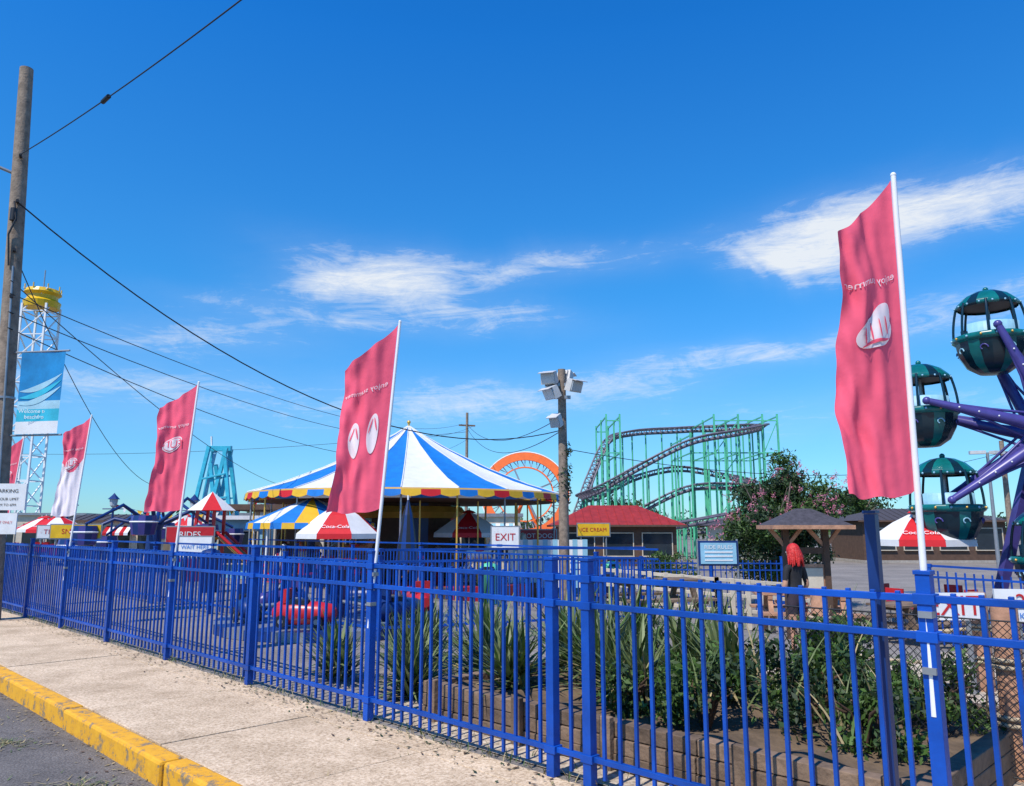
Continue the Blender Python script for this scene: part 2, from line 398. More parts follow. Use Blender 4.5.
bn=MB('street_banner')
bx=-8.98; by=13.9
z1,z0=4.75,3.25
def bpnt(u,v,off=0): return Vector((bx+u*.86,by+.03*math.sin(3*u+2*v)+off-.1*u,z1-(z1-z0)*v+.0))
nu=12;nv=20
for j in range(nv):
    for i in range(nu):
        u0,u1,v0,v1=i/nu,(i+1)/nu,j/nv,(j+1)/nv
        k='bannerb' if v0<.60 else ('bannerl' if v0<.70 else 'turq' if v0<.82 else 'whitecloth')
        bn.add([bpnt(u0,v0),bpnt(u1,v0),bpnt(u1,v1),bpnt(u0,v1)],[(0,1,2,3)],k,True)
for q0,k in((.0,'bannerl'),(.10,'turq'),(.20,'bannerl')):
    vs=[];n=16
    for i in range(n+1):
        u=.03+.94*i/n; c=.48-.22*u*u+q0*.8; w=.035*math.sin(math.pi*i/n)+.004
        vs+=[bpnt(u,c-w,-.006-q0*.01),bpnt(u,c+w,-.006-q0*.01)]
    bn.add(vs,[(2*i,2*i+1,2*i+3,2*i+2) for i in range(n)],k)
for i in range(2): bn.text(['Welcome to the','beachfront'][i],bpnt(.5,.73+.07*i,-.03),(1,0,0),(0,0,1),.10,'white')
bn.tube([(-9.25,14,z1+.02),(-8.05,13.8,z1+.02)],.018,'grey',8); bn.tube([(-9.2,14,z0-.02),(-8.05,13.8,z0-.02)],.018,'grey',8)
bn.build()
sg=MB('parking_sign')
x=-8.80
sg.box((x,13.65,2.12),(.62,.03,.46),'white',.1); sg.box((x-.05,13.65,1.66),(.5,.03,.36),'white',.1)
sg.text('PARKING',(x,13.628,2.22),(1,.1,0),(0,0,1),.09,'black'); sg.text('2 HOUR LIMIT',(x,13.628,2.08),(1,.1,0),(0,0,1),.065,'black'); sg.text('9AM TO 6PM',(x,13.628,1.98),(1,.1,0),(0,0,1),.06,'black')
sg.text('PERMIT ONLY',(x-.05,13.628,1.68),(1,.1,0),(0,0,1),.06,'redpaint')
sg.tube([(x-.2,13.69,0),(x-.2,13.69,2.35)],.025,'grey',8); sg.build()

# ------------------------------------------------------------------ floodlight pole
fp=MB('floodlight_pole'); X,Y=1.58,24.
fp.tube([(X,Y,-.6),(X,Y,3),(X-.02,Y,6.5)],[.17,.15,.12],'wood_pole',12)
fp.box((X,Y-.05,6.0),(1.1,.1,.1),'grey'); fp.box((X-.1,Y-.05,5.6),(.7,.1,.1),'grey')
def flood(c,yaw,pit,w=.5):
    R=Matrix.Rotation(yaw,3,'Z')@Matrix.Rotation(pit,3,'X'); c=Vector(c)
    fp.box(c,(w,.26,.38),'lampgrey',R=R,taper=.9); fp.box(c+R@Vector((0,-.145,0)),(w*.86,.03,.30),'lens',R=R)
    fp.box(c+R@Vector((0,-.2,.2)),(w*1.0,.2,.02),'lampgrey',R=R)
    for i in range(4): fp.box(c+R@Vector(((i-1.5)*w*.2,.15,0)),(.02,.06,.3),'grey',R=R)
    fp.box(c+R@Vector((0,.2,0)),(.16,.16,.16),'grey',R=R)
flood((X-.42,Y-.2,6.2),-.4,.35); flood((X+.35,Y-.2,5.95),.7,.35); flood((X-.35,Y-.25,5.72),-.9,.5,.5); flood((X+.1,Y+.25,6.3),2.6,.4)
flood((X-.22,Y-.2,4.85),-.5,.5,.35)
fp.leaves((X+.05,Y,3.0),(.26,.26,.95),460,.13,'leafd',.2); fp.leaves((X+.1,Y,3.9),(.2,.2,.35),120,.12,'leafd',.2)
fp.build()

# ------------------------------------------------------------------ carousel
ca=MB('carousel'); cx,cy=-3.75,28.
n=20
prof=[(.05,5.2),(.5,4.90),(1.5,4.34),(3.0,3.62),(4.4,3.06),(5.45,2.74)]
for j in range(n):
    a0=.1+2*math.pi*j/n; a1=a0+2*math.pi/n; vs=[];m_=6
    for i,(r_,z) in enumerate(prof):
        for t in range(m_+1):
            a=a0+(a1-a0)*t/m_; sg_=.07*math.sin(math.pi*t/m_)*min(1,r_/4)
            vs.append((cx+r_*math.cos(a),cy+r_*math.sin(a),z-sg_))
    ca.add(vs,[(i*(m_+1)+t,(i+1)*(m_+1)+t,(i+1)*(m_+1)+t+1,i*(m_+1)+t+1) for i in range(5) for t in range(m_)],['bluecloth','whitecloth'][j%2],True)
ca.revolve([(5.45,2.74),(5.50,2.69)],(cx,cy,0),'gold',40,.1,.1+2*math.pi)
cols=['bluecloth','yellowcloth','red','yellowcloth']
for j in range(60):
    a0=.1+2*math.pi*j/60; a1=a0+2*math.pi/60; vs=[];m_=6
    for i in range(m_+1):
        a=a0+(a1-a0)*i/m_; z=2.54-.06*math.sin(math.pi*i/m_)
        vs+=[(cx+5.5*math.cos(a),cy+5.5*math.sin(a),2.69),(cx+5.53*math.cos(a),cy+5.53*math.sin(a),z)]
    ca.add(vs,[(2*i,2*i+2,2*i+3,2*i+1) for i in range(m_)],cols[j%4])
for j in range(20):
    a=.1+2*math.pi*j/20; ca.tube([(cx+r_*math.cos(a),cy+r_*math.sin(a),z+.01) for r_,z in prof],.02,'whitecloth',5)
ca.tube([(cx,cy,5.1),(cx,cy,5.35)],.04,'gold',8); ca.ball((cx,cy,5.36),.07,'gold',6)
ca.revolve([(0,2.40),(5.3,2.45)],(cx,cy,0),'darkwood',24)
ca.revolve([(5.2,-.6),(5.2,-.15),(0,-.15)],(cx,cy,0),['redpaint','brown'],32)
ca.revolve([(1.9,-.1),(1.9,2.4)],(cx,cy,0),['brown','dblue','darkwood','glass'],12)
ca.revolve([(1.96,1.9),(2.1,2.1),(1.96,2.3)],(cx,cy,0),'gold',24)
for j in range(20):
    a=2*math.pi*j/20+.1; ca.tube([(cx+5.3*math.cos(a),cy+5.3*math.sin(a),-.6),(cx+5.3*math.cos(a),cy+5.3*math.sin(a),2.7)],.03,'grey' if j%2 else 'gold',8)
def horse(c,a,k):
    c=Vector(c); f_=Vector((math.cos(a),math.sin(a),0)); sd=Vector((-f_.y,f_.x,0)); Z=Vector((0,0,1))
    ca.tube([c-f_*.45,c-f_*.35+Z*.03,c,c+f_*.3+Z*.02,c+f_*.42+Z*.05],[.06,.16,.15,.17,.10],k,8)
    ca.tube([c+f_*.36+Z*.05,c+f_*.52+Z*.3,c+f_*.56+Z*.42],[.13,.09,.08],k,8)
    ca.tube([c+f_*.52+Z*.44,c+f_*.72+Z*.3,c+f_*.8+Z*.24],[.08,.06,.04],k,8)
    for e_ in(-1,1):
        ca.tube([c+f_*.3+sd*.09*e_,c+f_*.52+sd*.09*e_-Z*.12,c+f_*.42+sd*.09*e_-Z*.35],[.07,.04,.03],k,6)
        ca.tube([c-f_*.36+sd*.09*e_,c-f_*.3+sd*.09*e_-Z*.25,c-f_*.5+sd*.09*e_-Z*.45],[.09,.045,.03],k,6)
    ca.tube([c-f_*.45,c-f_*.62-Z*.15,c-f_*.6-Z*.3],[.04,.05,.02],'darkwood',6)
    ca.box(c+Z*.14,(.3,.26,.08),'redpaint',a); ca.tube([(c.x,c.y,-.15),(c.x,c.y,2.4)],.025,'gold',6)
for j in range(14):
    a=2*math.pi*j/14; horse((cx+4.3*math.cos(a),cy+4.3*math.sin(a),.75+.2*math.sin(j*2.1)),a+math.pi/2,['white','cream','tan','darkwood'][j%4])
ca.build()

rc=MB('kiddie_ride_canopy'); x,y=-6.1,24.
rc.revolve([(.02,2.50),(.7,2.25),(1.9,1.72)],(x,y,0),['yellowcloth','bluecloth','whitecloth','bluecloth'],16)
rc.revolve([(1.9,1.72),(1.92,1.55)],(x,y,0),['bluecloth','yellowcloth'],32)
for j in range(6):
    a=j*math.pi/3; rc.tube([(x+1.75*math.cos(a),y+1.75*math.sin(a),-.6),(x+1.75*math.cos(a),y+1.75*math.sin(a),1.8)],.03,'white',8)
rc.revolve([(1.7,-.6),(1.7,-.35),(0,-.35)],(x,y,0),'dblue',24); rc.tube([(x,y,-.4),(x,y,2.4)],.12,'dblue',10)
rc.build()

# ------------------------------------------------------------------ umbrellas
def umbrella(x,y,rad,top,rim,txt=True,start=0,name='patio_umbrella',ks=('red','whitecloth')):
    u=MB(name); z0=G(x,y); n=8; a0=-math.pi/2-math.pi/8+start
    mid=top-(top-rim)*.42
    u.revolve([(.02,top),(rad*.5,mid),(rad,rim)],(x,y,0),[ks[0],ks[1]],n,a0,a0+2*math.pi)
    u.revolve([(rad,rim),(rad*1.01,rim-.14)],(x,y,0),[ks[0],ks[1]],n,a0,a0+2*math.pi)
    u.revolve([(.01,top+.05),(.16,top+.0),(.24,top-.06)],(x,y,0),ks[0],8)
    u.tube([(x,y,z0),(x,y,top+.1)],.025,'white',8); u.revolve([(.3,z0),(.3,z0+.08),(0,z0+.1)],(x,y,0),'black',12)
    for i in range(8):
        a=a0+i*math.pi/4; u.tube([(x,y,top-.02),(x+rad*math.cos(a),y+rad*math.sin(a),rim-.01)],.012,'grey',5)
    u.revolve([(0,z0+.75),(.5,z0+.75),(.5,z0+.71),(0,z0+.71)],(x,y,0),'white',16)
    for i in range(4):
        a=i*math.pi/2+.5; px,py=x+.85*math.cos(a),y+.85*math.sin(a)
        u.box((px,py,z0+.45),(.42,.42,.04),'redpaint',a); u.box((px+.2*math.cos(a),py+.2*math.sin(a),z0+.68),(.04,.42,.42),'redpaint',a)
        for e1 in(-1,1):
            for e2 in(-1,1): u.tube([(px+.17*e1,py+.17*e2,z0),(px+.17*e1,py+.17*e2,z0+.44)],.015,'grey',5)
    if txt:
        for kk in (0,2,4,6):
            am=a0+math.pi/8+kk*math.pi/4; r_=rad*math.cos(math.pi/8)
            nrm=Vector((math.cos(am),math.sin(am),0)); xd=Vector((-nrm.y,nrm.x,0))
            P=nrm*(r_*.5); Pa=Vector((P.x,P.y,mid)); Q=nrm*r_; Qa=Vector((Q.x,Q.y,rim)); yd=(Pa-Qa).normalized()
            nn=xd.cross(yd).normalized()
            if nn.z<0: nn=-nn
            o=Pa.lerp(Qa,.66)+Vector((x,y,0)); u.text('Coca-Cola',o+nn*.03,xd,yd,rad*.145,'white')
    u.build()
umbrella(-4.95,22.6,1.22,2.30,1.42,start=.1)
umbrella(-1.42,26,1.2,2.12,1.42)
umbrella(9.25,17.9,1.16,1.98,1.33,start=-.45)
umbrella(-16.5,40,1.2,2.2,1.5)
for i,(x,y) in enumerate([(-26,44),(-22.5,38),(-24.5,41),(-19.6,34)]): umbrella(x,y,1.2,2.1,1.5,start=i*.4)
cu=MB('closed_umbrella'); x,y=-2.65,20.
cu.revolve([(.02,2.3),(.13,1.9),(.22,1.3),(.30,.7),(.24,.55)],(x,y,0),['dblue','black'],12); cu.tube([(x,y,-.6),(x,y,2.4)],.025,'white',8); cu.revolve([(.3,-.6),(.3,-.5),(0,-.48)],(x,y,0),'black',12); cu.build()

# ------------------------------------------------------------------ coaster
def catmull(P,n=10,closed=False):
    P=[Vector(p) for p in P]; m=len(P); out=[]
    rng=range(m if closed else m-1)
    for i in rng:
        g_=(lambda k:P[k%m]) if closed else (lambda k:P[min(max(k,0),m-1)])
        a,b,c,d=g_(i-1),g_(i),g_(i+1),g_(i+2)
        for j in range(n):
            t=j/n; out.append(.5*((2*b)+(c-a)*t+(2*a-5*b+4*c-d)*t*t+(3*b-a-3*c+d)*t**3))
    out.append(P[0] if closed else P[-1]); return out
rcst=MB('roller_coaster')
T=[(3.5,60,1.2),(5.3,60.5,2.6),(6.8,61.5,5.8),(8.4,62.5,8.6),(10.6,63.5,9.4),(14.7,64,9.7),(18.2,63.5,9.8),(20.4,61,9.6),(20.2,58,9.2),(17.8,56.5,8.6),(14,56.3,7.9),(10.2,56.5,6.2),(7.2,57.5,4.6),(5.8,60,4.0),(7.6,63.4,4.2),(11,65,5.8),(15,65.5,6.6),(18.6,64.5,6.0),(19.9,61,5.2),(18.4,58.2,4.8),(14,57.4,4.6),(10,58,2.9),(7,59.5,1.6),(5,62,1.2),(7,66,1.2),(14,67.5,1.3),(21,66,1.8),(22.5,62,2.6),(20,57.8,3.0),(13,54.8,2.0),(7,55,1.1),(3.5,57,.9)]
T=[(x*.93,y,z) for x,y,z in T]
pth=catmull(T,9,True)
Lr=[];Rr=[]
for i,p_ in enumerate(pth):
    t=(pth[min(i+1,len(pth)-1)]-pth[max(i-1,0)]); t.z=0; t=t.normalized() if t.length>0 else Vector((1,0,0))
    s_=Vector((-t.y,t.x,0)); Lr.append(p_+s_*.5); Rr.append(p_-s_*.5)
rcst.tube(Lr,.07,'track',6); rcst.tube(Rr,.07,'track',6)
rcst.tube([p_-Vector((0,0,.34)) for p_ in pth],.12,'track',6)
for i in range(0,len(pth),1):
    rcst.beam(Lr[i],Rr[i],.08,'track'); m_=pth[i]-Vector((0,0,.34)); rcst.beam(Lr[i],m_,.05,'track'); rcst.beam(Rr[i],m_,.05,'track')
    if i%3==0 and pth[i].z>1.5: rcst.tube([(pth[i].x,pth[i].y,-.6),tuple(m_)],.065,'green',6)
XS=[7.0,8.0,13.2,15.0,16.8,18.6,19.7]
for x in XS:
    tall=9.9 if x<9 or x>14.5 else 8.5
    for y in (57.2,60.6,64.2): rcst.beam((x,y,-.6),(x,y,tall),.13,'green')
    for z in (2.2,4.6,7.0,tall-.2):
        rcst.beam((x,57.2,z),(x,64.2,z),.09,'green')
for z in (2.2,4.6,7.0,9.4):
    for y in (57.2,64.2):
        rcst.beam((13.2 if z<8 else 15.0,y,z),(19.7,y,z),.09,'green'); rcst.beam((7.0,y,z),(8.0,y,z),.09,'green')
    if z<8:
        for a_,b_ in ((15.0,16.8),(18.6,19.7)): rcst.beam((a_,57.2,z),(b_,57.2,z+2.4),.06,'green')
rcst.build()

ow=MB('orange_ride_ring'); c=Vector((.85,50,3.7)); e1=Vector((1,0,0)); e2=Vector((0,.25,.97))
def ring(r0,r1,k,y0,n=56):
    vs=[]
    for j in range(n):
        a=2*math.pi*j/n; d_=e1*math.cos(a)+e2*math.sin(a); vs+=[c+d_*r0+Vector((0,y0,0)),c+d_*r1+Vector((0,y0,0)),c+d_*r0+Vector((0,y0+.35,0)),c+d_*r1+Vector((0,y0+.35,0))]
    fs=[]
    for j in range(n):
        o=4*j;p_=4*((j+1)%n); fs+=[(o,o+1,p_+1,p_),(o+2,p_+2,p_+3,o+3),(o+1,o+3,p_+3,p_+1),(o,p_,p_+2,o+2)]
    ow.add(vs,fs,k)
ring(2.28,2.80,'orange',0); ring(2.82,2.88,'white',.05); ring(1.75,1.83,'orange',.05)
for j in range(28):
    a=2*math.pi*j/28; d_=e1*math.cos(a)+e2*math.sin(a); a2=a+math.pi/28; d2=e1*math.cos(a2)+e2*math.sin(a2)
    ow.beam(c+d_*1.8+Vector((0,.2,0)),c+d2*2.3+Vector((0,.2,0)),.05,'grey'); ow.beam(c+d_*1.8+Vector((0,.2,0)),c+d_*2.3+Vector((0,.2,0)),.05,'grey')
for j in range(4): 
    a=j*math.pi/2+.4; ow.beam(c+Vector((0,.2,0)),c+(e1*math.cos(a)+e2*math.sin(a))*1.8,.1,'grey')
for sx in(-1,1): ow.beam((c.x+sx*1.6,50.6,-.6),(c.x,50.6,3.7),.25,'orange')
ow.build()

# ------------------------------------------------------------------ Ferris wheel
fw=MB('ferris_wheel'); H=Vector((11.55,16.6,3.56)); E=Vector((.93,-.36,0)).normalized(); Nn=Vector((-E.y,E.x,0)); Z=Vector((0,0,1))
def gondola(c):
    fw.revolve([(0,-.95),(.3,-.93),(.52,-.78),(.66,-.52),(.71,-.22)],c,['teald','teal','teald'],18,smooth=True)
    fw.revolve([(.0,-.25),(.69,-.24)],c,'black',16)
    fw.revolve([(.71,-.24),(.76,-.2),(.76,-.1),(.71,-.08)],c,'teal',24,smooth=True)
    for j in range(16):
        a=2*math.pi*j/16; fw.ball(c+Vector((.77*math.cos(a),.77*math.sin(a),-.15)),.03,'lblue' if j%2 else 'gold',3)
    for j in range(8):
        a=2*math.pi*j/8+.2; P=[]
        for i in range(8):
            t=i/7; z=-.1+.75*t; rr=.72*math.cos(t*.62)**.8; P.append(c+Vector((rr*math.cos(a),rr*math.sin(a),z)))
        fw.tube(P,.03,'teald',6)
    fw.revolve([(.60,.56),(.64,.6),(.60,.68),(.45,.83),(.25,.93),(.0,.98)],c,['teal','teald','teal'],18,smooth=True)
    fw.revolve([(.59,.60),(0,.62)],c,'black',16)
    for j in range(16):
        a=2*math.pi*j/16; fw.ball(c+Vector((.65*math.cos(a),.65*math.sin(a),.6)),.025,'lblue',3)
    fw.ball(c+Vector((0,0,1.0)),.06,'teal',5); fw.tube([c+Vector((0,0,-.9)),c+Vector((0,0,.6))],.04,'grey',6)
    fw.revolve([(.0,.0),(.22,.0),(.22,-.04),(0,-.04)],c+Vector((0,0,.12)),'lblue',12)
    for a0 in (.3,3.4): fw.revolve([(.6,-.25),(.62,.15),(.56,.17)],c,'lblue',10,a0,a0+1.9,smooth=True)
    for j in range(8):
        a=2*math.pi*j/8; P=[]
        for i in range(9):
            t=i/8*4.2; rr=.1*(1-i/12); b_=a+math.cos(t)*rr/.7; z=-.45+math.sin(t)*rr; P.append(c+Vector((.69*math.cos(b_),.69*math.sin(b_),z)))
        fw.tube(P,.016,'purple' if j%2 else 'lblue',4)
R_=2.5
for j in range(7):
    a=math.radians(111+51.43*j); d_=E*math.cos(a)+Z*math.sin(a); c=H+d_*R_
    gondola(c)
    for e_ in(-1,1):
        o=Nn*.82*e_; tng=-E*math.sin(a)+Z*math.cos(a)
        fw.tube([H+o*.55,H+o+d_*.8,c+o],[.17,.13,.07],'purple',8)
        fw.tube([H+o*.6+tng*.35,H+o+d_*1.3+tng*.12,c+o],.03,'purple',6); fw.tube([H+o*.6-tng*.35,H+o+d_*1.3-tng*.12,c+o],.03,'purple',6)
        fw.ball(c+o,.09,'purple',5)
        for t in(.45,.6,.75): fw.ball(H+o*(1.13)+d_*R_*t,.022,'white',3)
    fw.tube([c+Nn*.82,c+Nn*.7],.05,'purple',6); fw.tube([c-Nn*.82,c-Nn*.7],.05,'purple',6)
fw.tube([H-Nn*1.2,H+Nn*1.2],.28,'purple',14); fw.ball(H-Nn*1.2,.34,'purple',8); fw.ball(H-Nn*1.45,.16,'gold',6)
for e_ in(-1,1):
    o=Nn*1.2*e_
    for s_ in(-1,1):
        ft=H+o*1.1+E*s_*1.2; fw.beam((ft.x,ft.y,-.6),H+o,.2,'purple')
fw.box((H.x,H.y,-.45),(4.4,3.4,.3),'dblue',math.atan2(E.y,E.x))
fw.build()

# ------------------------------------------------------------------ other rides and structures
dt=MB('drop_tower'); x,y=-37.6,60.; w=.95
for sx in(-1,1):
    for sy in(-1,1): dt.beam((x+sx*w,y+sy*w,-.8),(x+sx*w,y+sy*w,19),.14,'white')
z=-.6
while z<18.5:
    for a_,b_ in (((-1,-1),(1,-1)),((1,-1),(1,1)),((1,1),(-1,1)),((-1,1),(-1,-1))):
        dt.beam((x+a_[0]*w,y+a_[1]*w,z),(x+b_[0]*w,y+b_[1]*w,z+1.9),.08,'white'); dt.beam((x+a_[0]*w,y+a_[1]*w,z),(x+b_[0]*w,y+b_[1]*w,z),.08,'white')
    z+=1.9
dt.revolve([(.0,18.7),(1.25,18.8),(1.35,19.3),(1.1,19.5),(1.1,19.8),(1.35,20.),(1.2,20.3),(0,20.5)],(x,y,0),'yellow',20)
for j in range(8):
    a=j*math.pi/4; dt.tube([(x+1.3*math.cos(a),y+1.3*math.sin(a),20.2),(x+1.3*math.cos(a),y+1.3*math.sin(a),20.6)],.05,'yellow',5)
dt.tube([(x,y,20.4),(x,y,22)],.05,'grey',6)
dt.build()
ts=MB('turquoise_swing_ride'); x,y=-17.,45.
for sy in(-.8,.8):
    for a_,b_ in (((-1.5,-.6),(-.45,6.2)),((1.5,-.6),(.45,6.0)),((-.6,-.6),(.55,6.1)),((.7,-.6),(-.3,5.2))):
        ts.beam((x+a_[0],y+sy,a_[1]),(x+b_[0],y+sy*.5,b_[1]),.2,'turq')
    for z in (1.5,3,4.3): ts.beam((x-1.3+z*.15,y+sy*.8,z),(x+1.3-z*.15,y+sy*.8,z+.3),.1,'turq')
ts.beam((x-.7,y,6.1),(x+.7,y,6.1),.3,'turq'); ts.tube([(x-.45,y,6.2),(x-.5,y,6.8)],.06,'white',6)
ts.beam((x-.2,y,6),(x-.9,y-.3,1.2),.14,'lblue'); ts.box((x-.9,y-.3,1),(1.6,1,.5),'dblue')
ts.build(.01)
for i,(x,y,h) in enumerate([(-21.5,38,3.2),(-18.8,37,3.0),(-14.6,36,2.9),(-12.3,37,3.0)]):
    lp=MB('park_lamp_post'); lp.tube([(x,y,-.6),(x,y,h-.5)],.05,'dblue',8); lp.revolve([(.05,h-.5),(.16,h-.4),(.2,h-.1)],(x,y,0),'lens',8); lp.revolve([(.28,h-.1),(.1,h+.08),(0,h+.2)],(x,y,0),'dblue',8)
    lp.tube([(x-.5,y,h-.55),(x+.5,y,h-.55)],.025,'dblue',6); lp.build()
oc=MB('spinning_arm_ride'); x,y=-13.6,30.
oc.revolve([(1.0,-.6),(.9,0),(.3,.2),(.25,1.5),(.35,1.7),(0,1.9)],(x,y,0),'dblue',16)
for j in range(8):
    a=j*math.pi/4+.3; r_=2.8; z=1.1+.45*math.sin(j*1.3); e_=Vector((x+r_*math.cos(a),y+r_*math.sin(a),z+.5))
    oc.tube([(x,y,1.6),(x+r_*.5*math.cos(a),y+r_*.5*math.sin(a),z+1.2),tuple(e_)],[.09,.07,.05],'dblue',6)
    oc.revolve([(.0,-.75),(.38,-.7),(.45,-.3),(.40,-.05)],e_,['dblue','purple'],12); oc.revolve([(.45,-.3),(.47,-.27),(.45,-.24)],e_,'white',12)
    oc.tube([e_,e_-Vector((0,0,.6))],.03,'grey',6)
oc.build()
# small observation wheel far left, and park signs on posts
def post_sign(x,y,z,w,h,bg_,txt,tk,rz=0.):
    t=MB('park_sign'); g_=G(x,y); v=Vector((math.cos(rz),math.sin(rz),0)); nv=Vector((math.sin(rz),-math.cos(rz),0)); c=Vector((x,y,z))
    t.box(c,(w,.05,h),bg_,rz); t.box(c-nv*.01,(w+.08,.04,h+.08),'grey',rz)
    t.text(txt,c+nv*.035,v,(0,0,1),min(h*.55,w*1.5/max(3,len(txt))),tk)
    for e_ in(-.4,.4):
        p=c+v*w*e_-nv*.05; t.tube([(p.x,p.y,g_),(p.x,p.y,z+h/2)],.03,'grey',7)
    t.build()
for a in [(-10.6,26,1.35,1.5,.5,'redpaint','RIDES','white',.1),(-8.8,22,1.05,.9,.55,'white','WAIT HERE','bluecloth',.0),(-15.2,27.5,1.45,1.6,.45,'yellow','SNACKS','redpaint',.2),
          (-.2,23.5,1.30,.8,.6,'white','EXIT','redpaint',0),(-7.6,33,1.75,1.6,.4,'redpaint','COLD DRINKS','white',0),(3.1,30,1.5,1.2,.45,'yellow','ICE CREAM','redpaint',0),(7.7,11.0,1.1,.45,.3,'white','2','redpaint',0),(-19,33,1.4,1.5,.5,'white','TICKETS','redpaint',.3),(.9,27,1.3,1.2,.4,'redpaint','HOT DOGS','white',.0)]: post_sign(*a)
def bunting(a,b,n=22):
    t=MB('pennant_string'); a=Vector(a);b=Vector(b); P=[a.lerp(b,i/n)-Vector((0,0,2.2*(i/n)*(1-i/n))) for i in range(n+1)]
    t.tube(P,.008,'black',4)
    for i in range(n):
        u0,u1=P[i].lerp(P[i+1],.15),P[i].lerp(P[i+1],.85); t.add([u0,u1,(u0+u1)/2-Vector((0,.03,.28))],[(0,1,2)],['red','whitecloth','bluecloth','yellowcloth'][i%4])
    t.build()
bunting((-12.3,37,2.8),(-4,33.6,2.9)); bunting((-18.8,37,2.7),(-12.3,37,2.7),18)
sb=MB('kiddie_slide'); x,y=-10.4,29.
for e_ in(-.5,.5):
    sb.beam((x-1.2,y+e_,-.6),(x-1.0,y+e_,2.3),.1,'redpaint'); sb.beam((x-.4,y+e_,-.6),(x-.4,y+e_,2.3),.1,'redpaint')
sb.box((x-.7,y,1.2),(.8,1.1,.08),'yellow')
sb.add([(x-.3,y-.4,1.25),(x-.3,y+.4,1.25),(x+.8,y+.4,.3),(x+.8,y-.4,.3),(x+1.7,y+.4,-.3),(x+1.7,y-.4,-.3)],[(0,1,2,3),(3,2,4,5)],'yellow')
for e_ in(-.42,.42): sb.tube([(x-.3,y+e_,1.42),(x+.8,y+e_,.48),(x+1.7,y+e_,-.12)],.06,'redpaint',6)
sb.revolve([(.9,2.2),(0,2.9)],(x-.7,y,0),['red','whitecloth'],8)
sb.build()

def kiosk(name,x,y,w,d_,h,wall,roof,pitch=.6,rz=0.,over=.3,openings=3,z0=-.6,awn=None,sign=None):
    b=MB(name); Rm=Matrix.Rotation(rz,3,'Z'); C=Vector((x,y,z0))
    def W(px,py,pz): return C+Rm@Vector((px,py,pz))
    b.box(W(0,0,h/2),(w,d_,h),wall,rz)
    b.box(W(0,0,.08),(w+.06,d_+.06,.16),'concpad',rz)
    ow_=w/openings
    for i in range(openings):
        cx_=-w/2+ow_*(i+.5)
        b.box(W(cx_,-d_/2-.012,h*.56),(ow_*.74,.03,h*.5),'glass',rz)
        b.box(W(cx_,-d_/2-.05,h*.56-h*.25-.03),(ow_*.8,.16,.05),'cream',rz)
        b.box(W(cx_,-d_/2-.03,h*.56+h*.25+.03),(ow_*.8,.07,.05),'cream',rz)
        for e_ in(-1,1): b.box(W(cx_+e_*ow_*.385,-d_/2-.03,h*.56),(.05,.07,h*.5),'cream',rz)
        if awn: 
            n=6
            for k_ in range(n):
                x0=cx_-ow_*.42+ow_*.84*k_/n; x1=x0+ow_*.84/n
                b.add([W(x0,-d_/2-.04,h*.88),W(x1,-d_/2-.04,h*.88),W(x1,-d_/2-.7,h*.72),W(x0,-d_/2-.7,h*.72)],[(0,1,2,3)],awn[k_%2])
                b.add([W(x0,-d_/2-.7,h*.72),W(x1,-d_/2-.7,h*.72),W(x1,-d_/2-.7,h*.66),W(x0,-d_/2-.7,h*.66)],[(0,1,2,3)],awn[k_%2])
    a,c_=w/2+over,d_/2+over
    if pitch>0:
        r_=max(.05,a-c_*.9)
        vs=[W(-a,-c_,h),W(a,-c_,h),W(a,c_,h),W(-a,c_,h),W(-r_,0,h+pitch),W(r_,0,h+pitch)]
        b.add(vs,[(0,1,5,4),(1,2,5),(2,3,4,5),(3,0,4)],roof); b.add([W(-a,-c_,h-.02),W(a,-c_,h-.02),W(a,c_,h-.02),W(-a,c_,h-.02)],[(0,3,2,1)],'brown')
        n=int(a*2/.45)
        for k_ in range(1,n):
            xx=-a+2*a*k_/n; lim=min(1.,(a-abs(xx))/(a-r_+1e-6)); 
            b.tube([W(xx,-c_,h+.02),W(xx,-c_+c_*lim,h+pitch*lim+.02)],.02,roof,4)
        for e_ in (-1,1): b.box(W(0,e_*(c_+.012),h-.03),(2*a,.025,.10),'brown',rz)
    else:
        b.box(W(0,0,h+.08),(w+2*over,d_+2*over,.16),roof,rz)
    b.build()
kiosk('red_roof_snack_bar',5.65,44.,6.2,4,2.3,'brown','roofred',1.1,.0,.5,3)
kiosk('cream_shop',-1.9,40,4.6,3,2.7,'cream','grey',0,0,.15,3,awn=('lblue','white'))
kiosk('game_booth',-16.6,50,7,4,2.9,'cream','grey',0,.0,.2,4,awn=('yellow','redpaint'))
kiosk('ticket_booth',-12.9,44,2.4,2.4,3.1,'white','dblue',.7,.0,.3,1)
kiosk('food_stand',-25,50,7,4,2.6,'cream','shingle',.4,.1,.3,4,awn=('redpaint','white'))
kiosk('arcade_building',-36,56,12,6,3.0,'cream','grey',0,.2,.2,6)
kiosk('ticket_booth',-11.2,33,2.0,2.0,2.5,'lblue','white',0,.1,.3,1)
kiosk('storage_building',26.5,52,9,5,2.6,'brown','shingle',.8,.0,.4,4)
kiosk('restroom_building',15.5,50,5,4,2.3,'cream','shingle',.7,.1,.4,2)
pv=MB('dark_pavilion'); 
pv.box((-9.7,38,2.5),(7.4,5,.25),'brown'); 
for xx in(-13,-10.8,-8.6,-6.4):
    for yy in(35.8,40.2): pv.box((xx,yy,.9),(.18,.18,3.0),'cream')
pv.box((-9.7,40.1,.5),(7,.1,2.2),'brown'); pv.build()

